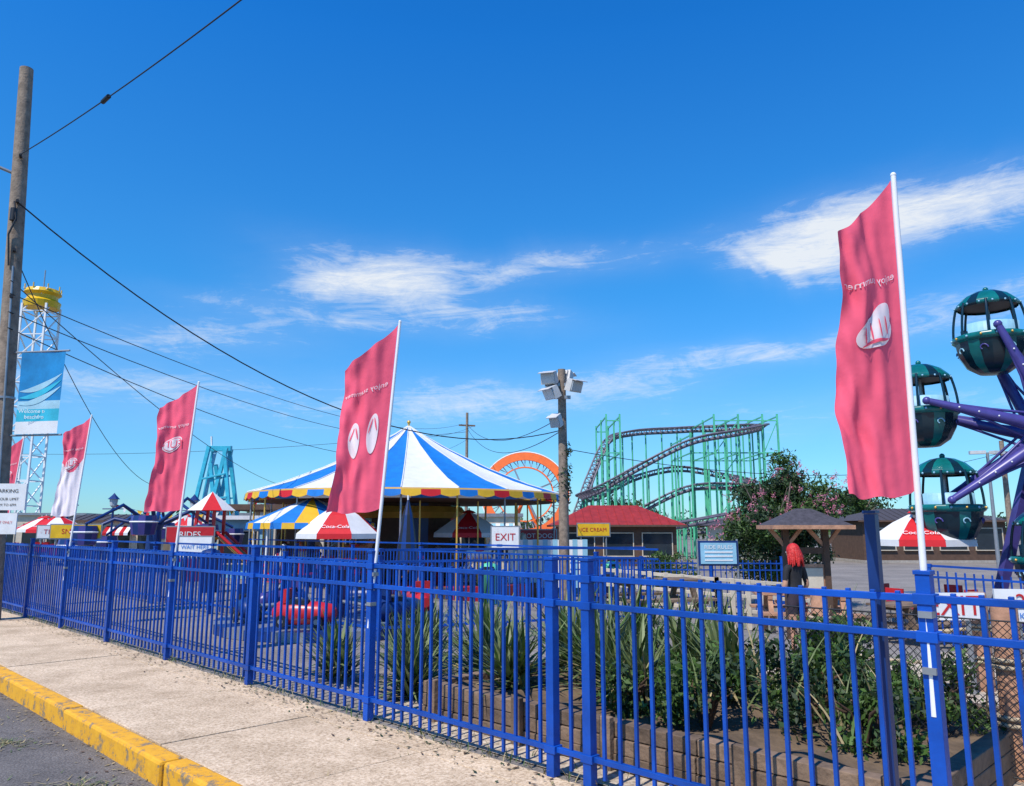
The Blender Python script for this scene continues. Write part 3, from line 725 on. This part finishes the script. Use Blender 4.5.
pw=MB('striped_panel_wall')
for i in range(16): pw.box((-.05+i*.16,25.5,.45),(.158,.05,1.5+.02*(i%2)),'lblue' if i%2 else 'white')
pw.box((1.1,25.55,.1),(2.7,.06,.1),'grey'); pw.build()
rs=MB('ride_rules_sign'); rs.box((5.2,20.,.95),(1.0,.05,.62),'dblue'); rs.box((5.2,19.96,.95),(.9,.03,.52),'lblue'); rs.text('RIDE RULES',(5.2,19.935,1.10),(1,0,0),(0,0,1),.14,'white')
for z in(.98,.88,.78): rs.box((5.2,19.94,z),(.7,.01,.035),'white')
for e_ in(-.5,.5): rs.tube([(5.2+e_,20.04,-.6),(5.2+e_,20.04,1.3)],.03,'grey',8)
rs.build()

wr=MB('beige_railing')
P=[(1.9,17,0),(4.2,16.4,0),(6.5,16.6,0)]
for a,b_ in zip(P[:-1],P[1:]):
    a=Vector(a);b_=Vector(b_)
    n=7
    for i in range(n+1):
        c=a.lerp(b_,i/n); z0=G(c.x,c.y); wr.box((c.x,c.y,z0+.5),(.09,.09,1.0),'cream')
    for z in (.35,.65,.95):
        wr.beam((a.x,a.y,G(a.x,a.y)+z),(b_.x,b_.y,G(b_.x,b_.y)+z),.07,'cream')
wr.build(.005)
def picnic(x,y,rz,k='timber'):
    t=MB('picnic_table'); z0=G(x,y); Rm=Matrix.Rotation(rz,3,'Z'); C=Vector((x,y,z0))
    for i in range(5): t.box(C+Rm@Vector((0,(i-2)*.15,.74)),(1.7,.14,.04),k,rz)
    for e_ in(-1,1):
        for i in(0,1): t.box(C+Rm@Vector((0,e_*(.62+.15*i),.44)),(1.7,.14,.04),k,rz)
        t.box(C+Rm@Vector((e_*.6,0,.40)),(.08,1.6,.06),k,rz); t.box(C+Rm@Vector((e_*.6,0,.68)),(.08,.75,.06),k,rz)
        for s_ in(-1,1): t.beam(C+Rm@Vector((e_*.6,s_*.62,0)),C+Rm@Vector((e_*.6,s_*.28,.7)),.08,k)
    t.build()
picnic(2.6,14.6,.3); picnic(5.2,14.3,-.2,'tan'); picnic(7.6,15.2,.5)
def bin_(x,y,k='dblue'):
    t=MB('trash_can'); z0=G(x,y); t.revolve([(.0,z0),(.24,z0),(.27,z0+.8),(.29,z0+.82),(.29,z0+.88),(.2,z0+1.02),(.0,z0+1.08)],(x,y,0),k,16,smooth=True); t.box((x,y-.25,z0+.9),(.26,.06,.14),'black'); t.build()
for i,(x,y) in enumerate([(2.2,19),(6.9,18.6),(-.6,21),(-7.6,20),(-9.6,24),(3.4,27)]): bin_(x,y,['dblue','redpaint','green'][i%3])
f=fence('blue_metal_fence',[Vector((1.6,21,0)),Vector((7,20.6,0))],[Vector((1.6+1.8*i,21-.133*i,0)) for i in range(4)],1.35,zf=lambda p:-.6,sp=.14); f.build()
f=fence('blue_metal_fence',[Vector((6.6,12.6,0)),Vector((13,11.4,0))],[Vector((6.6+2.13*i,12.6-.4*i,0)) for i in range(4)],1.2,zf=lambda p:G(p.x,p.y),sp=.13); f.build()
f=fence('blue_metal_fence',[F(14,2.6),F(8,2.6),F(4.4,2.8),F(3.2,7)],[F(14,2.6),F(12,2.6),F(10,2.6),F(8,2.6),F(6.2,2.7),F(4.4,2.8)],1.1,zf=lambda p:G(p.x,p.y),sp=.13); f.build()
f=fence('blue_metal_fence',[F(14,7.6),F(8,7.6),F(3.4,7.8)],[F(14,7.6),F(12,7.6),F(10,7.6),F(8,7.6),F(6.2,7.7),F(4.4,7.8)],1.1,zf=lambda p:G(p.x,p.y),sp=.13); f.build()

# kiddie car ride
kr=MB('kiddie_car_ride'); x,y=-2.9,13.2; z0=0.
kr.revolve([(1.9,z0),(1.9,z0+.14),(0,z0+.14)],(x,y,0),['dblue','grey'],24)
kr.tube([(x,y,z0),(x,y,z0+1.0)],.16,'dblue',12); kr.revolve([(.0,1.1),(.4,1.0),(.4,.92),(0,.9)],(x,y,0),['dblue','purple'],12)
for j in range(6):
    a=j*math.pi/3+.4; c=Vector((x+1.4*math.cos(a),y+1.4*math.sin(a),z0+.36)); k=['redpaint','dblue','purple','dblue','redpaint','dblue'][j]
    f_=Vector((-math.sin(a),math.cos(a),0)); sd=Vector((math.cos(a),math.sin(a),0))
    kr.tube([c-f_*.45,c-f_*.38,c-f_*.1,c+f_*.25,c+f_*.45,c+f_*.5],[.08,.16,.18,.16,.13,.06],k,10)
    kr.box(c-f_*.05+Vector((0,0,.15)),(.3,.24,.08),'black',a+math.pi/2); kr.box(c-f_*.25+Vector((0,0,.24)),(.05,.24,.2),k,a+math.pi/2)
    kr.tube([c+f_*.12+Vector((0,0,.15)),c+f_*.05+Vector((0,0,.28))],.015,'grey',5)
    for e1 in(-.26,.28):
        for e2 in(-1,1):
            w_=c+f_*e1+sd*e2*.17-Vector((0,0,.11)); kr.tube([w_-sd*.035,w_+sd*.035],.09,'black',12); kr.tube([w_-sd*.04,w_+sd*.04],.04,'grey',8)
    kr.tube([(x,y,z0+.4),tuple(c)],.035,'grey',6)
kr.build()

# ------------------------------------------------------------------ planter with timber walls
tp=MB('timber_planter')
for lv in range(3):
    z=.055+.1*lv
    for s0 in (-.85,.10,1.05): tp.box(F(s0,.42+.01*lv+U(-.006,.006),z+U(-.003,.003)),(1.335,.11,.095),'timber',RZ+U(-.006,.006))
    tp.box(F(-1.28,1.55,z),(.11,2.3,.095),'timber',RZ); tp.box(F(1.48,1.55,z),(.11,2.3,.095),'timber',RZ)
    tp.box(F(.1,2.72,z),(3.9,.11,.095),'timber',RZ)
for s_ in(-1.2,-.6,.1,.7,1.4): tp.box(F(s_,.35,.17),(.09,.05,.34),'timber',RZ)
vs=[];nx,ny=22,12
for j in range(ny+1):
    for i in range(nx+1): vs.append(F(-1.24+2.68*i/nx,.47+2.2*j/ny,.24+.03*math.sin(i*1.7+j)+U(-.015,.015)))
tp.add(vs,[(j*(nx+1)+i+1,j*(nx+1)+i,(j+1)*(nx+1)+i,(j+1)*(nx+1)+i+1) for j in range(ny) for i in range(nx)],'soil',True)
tp.build(.006)
def blade(mb,p,ang,tilt,L,w,k,curl=.6,seg=5):
    vs=[];dirh=Vector((math.cos(ang),math.sin(ang),0)); sd=Vector((-dirh.y,dirh.x,0)); pos=Vector(p); t=tilt
    for i in range(seg+1):
        ww=w*(1-(i/seg)**1.8)+.001; vs+=[pos-sd*ww/2,pos+sd*ww/2]
        pos=pos+(dirh*math.sin(t)+Vector((0,0,1))*math.cos(t))*L/seg; t+=curl/seg
    mb.add(vs,[(2*i,2*i+1,2*i+3,2*i+2) for i in range(seg)],k)
def yucca(s_,d_,h,n=130,z=.2):
    y_=MB('yucca_plant'); c=F(s_,d_,z if (-1.24<s_<1.44) else 0)
    for i in range(n):
        t=U(.03,1.45); hh=U(0,.18); blade(y_,c+Vector((U(-.1,.1),U(-.1,.1),hh)),U(0,6.28),t,h*U(.6,.95),.045,'dry' if t>1.2 and rnd()<.4 else ('leafy' if rnd()<.8 else 'leaf'),U(-.1,.9))
    y_.build()
for a in [(1.15,.95,.75),(.75,1.5,.95),(1.25,1.9,.95),(.35,1.2,.8),(.5,2.2,.95),(2.0,.8,.75),(1.85,1.6,.95),(2.5,1.3,.8),(.05,1.9,.9),(1.0,2.5,1.0),(2.3,2.1,.95),(2.9,.8,.7),(2.9,2.0,.85)]: yucca(*a)
def shrub(c,rad,n,size,k='leaf',name='green_shrub'):
    b=MB(name); c=Vector(c); np.random.seed(int(abs(c.x*97+c.y*31))%9999)
    for i in range(9):
        a=U(0,6.28); e=c+Vector((math.cos(a)*rad[0]*.6,math.sin(a)*rad[1]*.6,rad[2]*U(.0,.6))); b.tube([(c.x,c.y,c.z-rad[2]),tuple(c.lerp(e,.5)),tuple(e)],[.02,.013,.006],'darkwood',5)
    for i in range(12):
        d_=Vector((U(-1,1),U(-1,1),U(-.8,1.0))); cc=c+Vector((d_.x*rad[0]*.65,d_.y*rad[1]*.65,d_.z*rad[2]*.6))
        b.leaves(cc,(rad[0]*U(.3,.5),rad[1]*U(.3,.5),rad[2]*U(.35,.6)),n//10,size,k if rnd()<.65 else 'leafd',.2)
    for i in range(26): blade(b,c+Vector((U(-1,1)*rad[0]*.6,U(-1,1)*rad[1]*.6,-rad[2]*.3)),U(0,6.28),U(0,.9),rad[2]*U(1.2,2.1),.018,random.choice(['leaf','leafy','dry']),.7)
    b.build()
shrub(F(-.15,1.0,.47),(.42,.42,.33),1600,.06)
shrub(F(-.55,1.5,.5),(.5,.5,.38),2000,.06)
shrub(F(-.9,1.1,.42),(.38,.38,.28),1500,.055)
shrub(F(.2,.85,.4),(.3,.3,.25),900,.055)
shrub(F(-.4,2.2,.55),(.5,.5,.42),1700,.07)
shrub(F(-1.0,2.0,.45),(.4,.4,.3),1200,.06)
wd=MB('weeds')
for i in range(1100):
    s_=U(-1,13); d_=random.choice([U(-.04,.25),U(-.03,.05)]); k='dry' if rnd()<.4 else 'leaf'
    blade(wd,F(s_,d_,0),U(0,6.28),U(.1,1.1),U(.03,.13),.006,k,.6,3)
for s_ in [-12+1.08*i for i in range(26)]:
    for i in range(8): 
        if rnd()<.6: blade(wd,F(s_+U(-.01,.01),U(-1.4,-.1),0),U(0,6.28),U(.3,1.2),U(.02,.05),.005,'dry',.5,2)
wd.build()
ll=MB('leaf_litter')
for i in range(900):
    d_=-abs(random.gauss(0,.16))-.02; c=F(U(-1,9),d_,.006+U(0,.006)); a=U(0,6.28); L=U(.008,.028)
    u_=Vector((math.cos(a),math.sin(a),U(-.2,.2)))*L; v_=Vector((-math.sin(a),math.cos(a),U(-.2,.2)))*L*.45
    ll.add([c-u_,c+v_,c+u_,c-v_],[(0,1,2,3)],random.choice(['dry','darkwood','leafd']))
for i in range(500):
    d_=-1.74-abs(random.gauss(0,.12)); c=F(U(-2,9),d_,-.123+U(0,.006)); a=U(0,6.28); L=U(.008,.03)
    u_=Vector((math.cos(a),math.sin(a),U(-.1,.1)))*L; v_=Vector((-math.sin(a),math.cos(a),0))*L*.45
    ll.add([c-u_,c+v_,c+u_,c-v_],[(0,1,2,3)],random.choice(['dry','darkwood','dry']))
ll.build()
gc=MB('grass_clippings')
for (cx_,cy_) in ((-4.9,7.3),(-4.1,6.7),(-5.6,8.1),(-2.9,5.6)):
    for i in range(150):
        r_=abs(random.gauss(0,.14)); a=U(0,6.28); x=cx_+math.cos(a)*r_*1.8-math.sin(a)*r_*.5; y=cy_+math.sin(a)*r_
        if x+y>3.0: continue
        b_=U(0,6.28); L=U(.03,.10); nx_,ny_=-math.sin(b_)*.006,math.cos(b_)*.006
        gc.add([(x+nx_,y+ny_,-.126),(x-nx_,y-ny_,-.126),(x+L*math.cos(b_),y+L*math.sin(b_),-.122+U(0,.015))],[(0,1,2)],'dry' if rnd()<.5 else 'leafy')
gc.build()

bb=MB('blue_bench'); c=F(-1.9,3.4,0)
for o in(0,.16): bb.box(c+NR*o+Vector((0,0,.42)),(2.2,.13,.04),'bluecloth',RZ-.35)
for e_ in(-.85,.85):
    v=Vector((math.cos(RZ-.35),math.sin(RZ-.35),0))*e_; bb.box(c+NR*.08+v+Vector((0,0,.2)),(.08,.3,.4),'bluecloth',RZ-.35)
bb.build(.004)

def timber_post(x,y,h,r,k='tan'):
    t=MB('timber_rope_post'); t.tube([(x,y,-.05),(x,y,h*.6),(x,y,h-.02),(x,y,h)],[r,r*.97,r*.95,r*.85],k,14)
    for z in (h*.62,h*.66,h*.3,h*.34): t.tube([(x+math.cos(a_*.5236)*(r+.012),y+math.sin(a_*.5236)*(r+.012),z) for a_ in range(13)],.016,'rope',5,False)
    t.build()
PP=[(3.45,9.0,.92),(4.7,8.1,.95),(3.28,5.35,1.12),(6.2,7.2,1.0),(4.9,5.0,1.1)]
for i,(x,y,h) in enumerate(PP): timber_post(x,y,h,.095 if i!=2 else .085)
rb=MB('rope_barrier')
for a,b_ in ((0,1),(1,3),(2,4)):
    for fz in(.64,.32):
        p0=Vector((PP[a][0],PP[a][1],PP[a][2]*fz));p1=Vector((PP[b_][0],PP[b_][1],PP[b_][2]*fz))
        rb.tube([p0.lerp(p1,i/12)-Vector((0,0,.35*(i/12)*(1-i/12))) for i in range(13)],.018,'rope',6)
rb.build()
nt_=MB('black_netting')
a=Vector((2.1,6.2,0)); b_=Vector((4.9,3.6,0)); L=(b_-a).length; d_=(b_-a)/L; H_=.95; st=.05
k_=-H_
while k_<L:
    for sg_ in(1,-1):
        x0,z0_=(k_,0.05); x1,z1_=(k_+H_,.05+H_)
        if x0<0: z0_+=-x0; x0=0
        if x1>L: z1_-=x1-L; x1=L
        if x1>x0:
            p0=a+d_*(x0 if sg_>0 else L-x0)+Vector((0,0,z0_)); p1=a+d_*(x1 if sg_>0 else L-x1)+Vector((0,0,z1_)); nt_.tube([p0,p1],.0028,'black',3,False,False)
    k_+=st
for z in(.05,1.0): nt_.tube([a+Vector((0,0,z)),b_+Vector((0,0,z))],.006,'black',5)
nt_.build()
ex=MB('exit_sign'); c=Vector((4.35,7.9,.83)); ex.box(c,(.62,.03,.26),'white',.0); ex.text('EXIT',c+Vector((0,-.02,0)),(1,0,0),(0,0,1),.27,'redpaint'); ex.tube([(4.5,7.93,0),(4.5,7.93,.9)],.025,'grey',8); ex.build()
tk=MB('ticket_price_sign'); c=Vector((3.80,6.0,1.02)); tk.box(c,(.34,.03,.24),'white',-.2); tk.text('2',c+Vector((0,-.024,.03)),(1,-.2,0),(0,0,1),.15,'redpaint'); tk.text('TICKETS',c+Vector((0,-.022,-.075)),(1,-.2,0),(0,0,1),.065,'bluecloth'); tk.tube([(3.80,6.03,0),(3.80,6.03,1.0)],.02,'grey',8); tk.build()

wk=MB('wooden_shelter'); x,y=4.45,12.; g0=G(x,y)
for e_ in(-.30,.30): wk.box((x+e_,y,(1.62+g0)/2),(.09,.09,1.62-g0),'darkwood')
a,c_,h=.60,.42,1.62
vs=[(x-a,y-c_,h),(x+a,y-c_,h),(x+a,y+c_,h),(x-a,y+c_,h),(x-.12,y,h+.26),(x+.12,y,h+.26)]
wk.add(vs,[(0,1,5,4),(1,2,5),(2,3,4,5),(3,0,4)],'shingle'); wk.add([(v[0],v[1],h-.03) for v in vs[:4]],[(0,3,2,1)],'tan')
for e_ in(-1,1): wk.box((x,y+e_*(c_-.01),h-.02),(2*a,.03,.06),'tan'); wk.box((x+e_*(a-.01),y,h-.02),(.03,2*c_-.05,.06),'tan')
for e_ in(-1,1): wk.beam((x+e_*.30,y,1.3),(x+e_*.53,y,1.58),.05,'tan'); wk.beam((x+e_*.30,y,1.3),(x+e_*.05,y,1.58),.05,'tan')
wk.box((x,y,1.25),(.62,.07,.09),'darkwood'); wk.box((x,y,.8),(.55,.04,.5),'tan'); wk.box((x,y-.03,.8),(.45,.02,.38),'cream')
wk.build()

# ------------------------------------------------------------------ trees / bushes
def tree(name,x,y,z0,W,H_,n,size,k1,k2,flower=0,trunkh=.25,seed=1,D=None,m_=44,cl=(.11,.18)):
    np.random.seed(seed); random.seed(seed); t=MB(name); D=D or W
    for i in range(5):
        a=i*1.257+U(-.3,.3); r_=W*.3
        p=[Vector((x+U(-.1,.1),y+U(-.1,.1),z0)),Vector((x+math.cos(a)*r_*.3,y+math.sin(a)*r_*.3,z0+H_*.35)),Vector((x+math.cos(a)*r_,y+math.sin(a)*r_,z0+H_*.75))]
        t.tube(p,[W*.022,W*.016,W*.006],'wood_pole',7)
        for j in range(3):
            b_=a+U(-.9,.9); e=p[1]+Vector((math.cos(b_)*W*.3,math.sin(b_)*W*.3,H_*U(.1,.4))); t.tube([p[1],p[1].lerp(e,.5)+Vector((0,0,.1)),e],[W*.012,W*.008,W*.003],'wood_pole',5)
    for i in range(m_):
        d_=np.random.normal(size=3); d_/=np.linalg.norm(d_); rr=U(.25,.92)
        cc=(x+d_[0]*W/2*rr,y+d_[1]*D/2*rr,z0+H_*(trunkh+(1-trunkh)*.5)+d_[2]*H_*(1-trunkh)*.45*rr)
        s_=U(*cl)*W
        t.leaves(cc,(s_,s_,s_*.8),n//m_,size,k1 if rnd()<.6 else k2,.2)
        if flower and d_[2]>-.6 and rnd()<flower: 
            for q_ in range(5):
                t.leaves((cc[0]+d_[0]*s_+U(-.3,.3),cc[1]-abs(U(0,.3))+d_[1]*s_,cc[2]+s_*.65+U(-.2,.1)),(.09,.09,.13),20,.055,'pink',.1)
    t.build()
tree('crepe_myrtle',7.55,22.5,-.55,3.3,4.5,34000,.12,'leaf','leafd',.8,.0,5,m_=70,cl=(.13,.20))
tree('green_bush',4.6,24,-.6,2.0,1.7,4500,.09,'leaf','leaf',0,.0,8)
tree('green_bush',-2.0,30,-.6,1.2,1.8,2500,.09,'leaf','leaf',0,.0,9)
tree('shade_tree',30,70,-.6,9,6.5,6000,.35,'leafd','leaf',0,.25,12)
tree('shade_tree',-8,75,-.6,9,5.6,5000,.35,'leafd','leaf',0,.2,13)
tree('shade_tree',10,72,-.6,8,5.2,5000,.35,'leafd','leaf',0,.2,14)
np.random.seed(3); random.seed(3)
tl=MB('distant_tree_line')
for i in range(150):
    x=-170+i*2.4+U(-1,1); y=135+U(-8,8); h=U(3.,5.5); tl.leaves((x,y,h*.45-.5),(3,2.5,h*.6),90,1.0,'leafd' if rnd()<.6 else 'leaf',.3)
tl.build()

# ------------------------------------------------------------------ person
def person(x,y,z0,rz,S=1.):
    root=bpy.data.objects.new('woman_with_red_hair',None); root.location=(x,y,z0); scene.collection.objects.link(root)
    J={'pel':((0,0,.80),.125,.10),'sp':((0,.0,.95),.105,.08),'ch':((0,.01,1.10),.13,.09),'nb':((0,0,1.215),.07,.06),'nk':((0,.01,1.29),.045,.045)}
    for sd,nm in((-1,'l'),(1,'r')):
        J['sh'+nm]=((sd*.15,0,1.19),.052,.052); J['el'+nm]=((sd*.205,-.02,.95),.036,.036); J['wr'+nm]=((sd*.19,.12,.80),.024,.02); J['hd'+nm]=((sd*.185,.165,.755),.032,.016)
        J['hp'+nm]=((sd*.08,0,.74),.088,.09); J['kn'+nm]=((sd*.085,.02*sd,.43),.052,.052); J['an'+nm]=((sd*.09,.0,.09),.034,.036); J['to'+nm]=((sd*.1,.13,.035),.036,.028)
    E_=[('pel','sp'),('sp','ch'),('ch','nb'),('nb','nk')]
    for n in 'lr': E_+=[('nb','sh'+n),('sh'+n,'el'+n),('el'+n,'wr'+n),('wr'+n,'hd'+n),('pel','hp'+n),('hp'+n,'kn'+n),('kn'+n,'an'+n),('an'+n,'to'+n)]
    ks=list(J); me=bpy.data.meshes.new('b'); me.from_pydata([J[k][0] for k in ks],[(ks.index(a),ks.index(b)) for a,b in E_],[])
    ob=bpy.data.objects.new('b',me); scene.collection.objects.link(ob)
    sk=ob.modifiers.new('s','SKIN'); sk.use_smooth_shade=True; ob.modifiers.new('u','SUBSURF').levels=2
    for i,k in enumerate(ks): me.skin_vertices[0].data[i].radius=J[k][1:]
    me.skin_vertices[0].data[0].use_root=True
    bpy.context.view_layer.update(); dg=bpy.context.evaluated_depsgraph_get(); nm=bpy.data.meshes.new_from_object(ob.evaluated_get(dg)); bpy.data.objects.remove(ob)
    for k in('skin','shirt','shorts','shoe'): nm.materials.append(M[k])
    for p_ in nm.polygons:
        c=p_.center; p_.use_smooth=True
        i=0
        if c.z<.09: i=3
        elif .56<c.z<.86 and abs(c.x)<.175 and c.y<.12: i=2
        elif .84<c.z<1.255 and (abs(c.x)<.17 or c.z>1.03): i=1
        p_.material_index=i
    bo=bpy.data.objects.new('body',nm); scene.collection.objects.link(bo); bo.parent=root
    h=MB('head'); h.ball((0,.02,1.40),.088,'skin',12,(.86,1,1.22)); h.ball((0,.108,1.385),.016,'skin',5,(.8,1,1.3))
    for e_ in(-1,1):
        h.ball((e_*.03,.098,1.405),.012,'white',5); h.ball((e_*.03,.108,1.405),.006,'black',4); h.ball((e_*.077,.015,1.39),.022,'skin',5,(.4,.8,1.2))
    h.ball((0,.1,1.345),.02,'redpaint',5,(1.1,.4,.35))
    h.ball((0,-.002,1.425),.10,'hair',12,(.93,.98,1.12))
    for i in range(46):
        a=math.pi+U(-.1,math.pi+.1); r_=.085; p0=Vector((math.cos(a)*r_*.9,math.sin(a)*r_,1.44)); L=U(.14,.24)
        h.tube([p0,p0+Vector((math.cos(a)*.03,math.sin(a)*.03-.005,-L*.5)),p0+Vector((math.cos(a)*.035+U(-.02,.02),math.sin(a)*.02-.02,-L))],[.02,.022,.006],'hair',6)
    ho=h.build(); ho.parent=root
    fg=MB('fingers')
    for sd in(-1,1):
        b0=Vector((sd*.185,.165,.755))
        for i,L in enumerate((.05,.06,.062,.055)):
            o=Vector(((i-1.5)*.013,.01,0)); fg.tube([b0+o,b0+o+Vector((0,.02,-.02)),b0+o+Vector((0,.024,-.02-L*.5)),b0+o+Vector((0,.012,-.02-L*.8))],[.008,.0075,.007,.005],'skin',6)
        fg.tube([b0+Vector((-sd*.025,-.01,.0)),b0+Vector((-sd*.045,.01,-.01)),b0+Vector((-sd*.05,.03,-.03))],[.009,.008,.006],'skin',6)
    fo=fg.build(); fo.parent=root
    root.rotation_euler=(0,0,rz); root.scale=(S,)*3
person(3.62,10.2,0,math.radians(25),.91)

# ------------------------------------------------------------------ world
w=bpy.data.worlds.new('World'); scene.world=w; w.use_nodes=True; nt=w.node_tree; N=nt.nodes; L=nt.links; N.clear()
out=N.new('ShaderNodeOutputWorld'); bg=N.new('ShaderNodeBackground'); bg.inputs['Strength'].default_value=.10
SUN_EL=math.radians(55); sdir=Vector((-.62,-.78,0)).normalized(); SUN_ROT=math.atan2(sdir.x,sdir.y)
sky=N.new('ShaderNodeTexSky'); sky.sky_type='NISHITA'; sky.sun_disc=False; sky.sun_elevation=SUN_EL; sky.sun_rotation=SUN_ROT
sky.air_density=1.0; sky.dust_density=.1; sky.ozone_density=3.0; sky.altitude=0
def mth(op,a,b=None,c=None):
    n=N.new('ShaderNodeMath'); n.operation=op
    for i,v in enumerate((a,b,c)):
        if v is None: continue
        if isinstance(v,(int,float)): n.inputs[i].default_value=v
        else: L.new(v,n.inputs[i])
    return n.outputs[0]
tc=N.new('ShaderNodeTexCoord'); sx=N.new('ShaderNodeSeparateXYZ'); L.new(tc.outputs['Generated'],sx.inputs[0])
az=mth('ARCTAN2',sx.outputs[0],sx.outputs[1]); el=mth('ARCSINE',sx.outputs[2])
def noise(sa,se,scale,detail=6,rough=.6,skew=0.,off=0.,dist=.8):
    cb=N.new('ShaderNodeCombineXYZ'); L.new(mth('ADD',mth('MULTIPLY',az,sa),mth('MULTIPLY',el,skew)),cb.inputs[0]); L.new(mth('ADD',mth('MULTIPLY',el,se),mth('MULTIPLY',az,-skew*.35)),cb.inputs[1]); cb.inputs[2].default_value=off
    n=N.new('ShaderNodeTexNoise'); n.inputs['Scale'].default_value=scale; n.inputs['Detail'].default_value=detail; n.inputs['Roughness'].default_value=rough
    n.inputs['Distortion'].default_value=dist
    L.new(cb.outputs[0],n.inputs['Vector']); return n.outputs['Fac']
fine=noise(1.,2.6,11,10,.72,.9); streak=noise(1.,7.,7,10,.74,2.0,3.,1.4); warp=noise(1,1,4.5,4,.55,0,7.)
wz=mth('MULTIPLY',mth('SUBTRACT',warp,.5),.16)
az2=mth('ADD',az,wz); el2=mth('ADD',el,mth('MULTIPLY',wz,.35))
tot=None
for a0,e0,hw,hh,rot,amp in [(-.17,.318,.14,.038,-.10,.80),(.04,.335,.19,.022,.03,.70),(-.24,.30,.09,.022,.12,.6),(-.06,.275,.14,.024,-.15,.6),(.40,.338,.11,.038,.05,1.0),(.54,.352,.18,.034,.0,1.0),(.36,.318,.08,.022,-.3,.6),
    (-.40,.225,.16,.026,.05,.62),(-.27,.262,.16,.014,-.05,.6),(-.06,.165,.17,.026,-.05,.66),(.17,.185,.13,.026,.1,.66),(.32,.215,.14,.013,.02,.70),(.53,.235,.14,.028,.1,.6),(.45,.13,.3,.035,0,.48),(-.33,.14,.3,.03,0,.48),(-.5,.17,.15,.02,0,.5),(1.3,.3,.3,.05,0,.8),(-1.2,.35,.3,.04,0,.8),(2.4,.4,.4,.06,0,.8)]:
    da=mth('SUBTRACT',az2,a0); de=mth('SUBTRACT',el2,e0); c_,s_=math.cos(rot),math.sin(rot)
    p_=mth('DIVIDE',mth('ADD',mth('MULTIPLY',da,c_),mth('MULTIPLY',de,s_)),hw); q_=mth('DIVIDE',mth('SUBTRACT',mth('MULTIPLY',de,c_),mth('MULTIPLY',da,s_)),hh)
    g_=mth('MULTIPLY',mth('EXPONENT',mth('MULTIPLY',mth('ADD',mth('MULTIPLY',p_,p_),mth('MULTIPLY',q_,q_)),-1.)),amp)
    tot=g_ if tot is None else mth('ADD',tot,g_)
nn=mth('ADD',mth('MULTIPLY',fine,.5),mth('MULTIPLY',streak,.5))
core=mth('MULTIPLY',mth('MAXIMUM',mth('SUBTRACT',mth('ADD',mth('MULTIPLY',tot,.85),mth('MULTIPLY',mth('SUBTRACT',nn,.5),2.9)),.38),0.),.78)
core=mth('MULTIPLY',core,mth('MINIMUM',mth('MULTIPLY',tot,2.0),1.))
veil=mth('MULTIPLY',mth('MULTIPLY',tot,nn),.34)
dens=mth('MINIMUM',mth('ADD',core,veil),.93)
rmp=N.new('ShaderNodeValToRGB'); e=rmp.color_ramp.elements
e[0].position=0; e[0].color=(.40,.72,1.0,1); e[1].position=1; e[1].color=(.03,.38,.80,1)
for p_,c_ in ((.10,(.33,.69,.98,1)),(.33,(.15,.61,.93,1)),(.68,(.05,.44,.83,1))):
    k=e.new(p_); k.color=c_
L.new(mth('DIVIDE',el,.9),rmp.inputs['Fac'])
gain=mth('ADD',mth('MULTIPLY',mth('MINIMUM',mth('MAXIMUM',el,0.),.6),2.1),1.40)
vm=N.new('ShaderNodeVectorMath'); vm.operation='MULTIPLY'; L.new(sky.outputs[0],vm.inputs[0]); L.new(rmp.outputs['Color'],vm.inputs[1])
vm2=N.new('ShaderNodeVectorMath'); vm2.operation='SCALE'; L.new(vm.outputs[0],vm2.inputs[0]); L.new(gain,vm2.inputs['Scale'])
mx=N.new('ShaderNodeMix'); mx.data_type='RGBA'; L.new(dens,mx.inputs[0]); L.new(vm2.outputs[0],mx.inputs[6]); mx.inputs[7].default_value=(8.6,9.0,9.4,1)
L.new(mx.outputs[2],bg.inputs['Color']); L.new(bg.outputs[0],out.inputs['Surface'])

sl=bpy.data.lights.new('sun','SUN'); sl.energy=5.0; sl.angle=math.radians(.53); sl.color=(1,.94,.86)
so=bpy.data.objects.new('sun',sl); scene.collection.objects.link(so)
tosun=Vector((sdir.x*math.cos(SUN_EL),sdir.y*math.cos(SUN_EL),math.sin(SUN_EL))); so.rotation_euler=tosun.to_track_quat('Z','Y').to_euler(); so.location=(0,0,30)

cam=bpy.data.cameras.new('camera'); cam.lens=27.3; cam.sensor_width=36; cam.clip_end=4000; cam.clip_start=.05
co=bpy.data.objects.new('camera',cam); co.location=(0,0,1.6); co.rotation_euler=(math.radians(99.8),0,0); scene.collection.objects.link(co); scene.camera=co
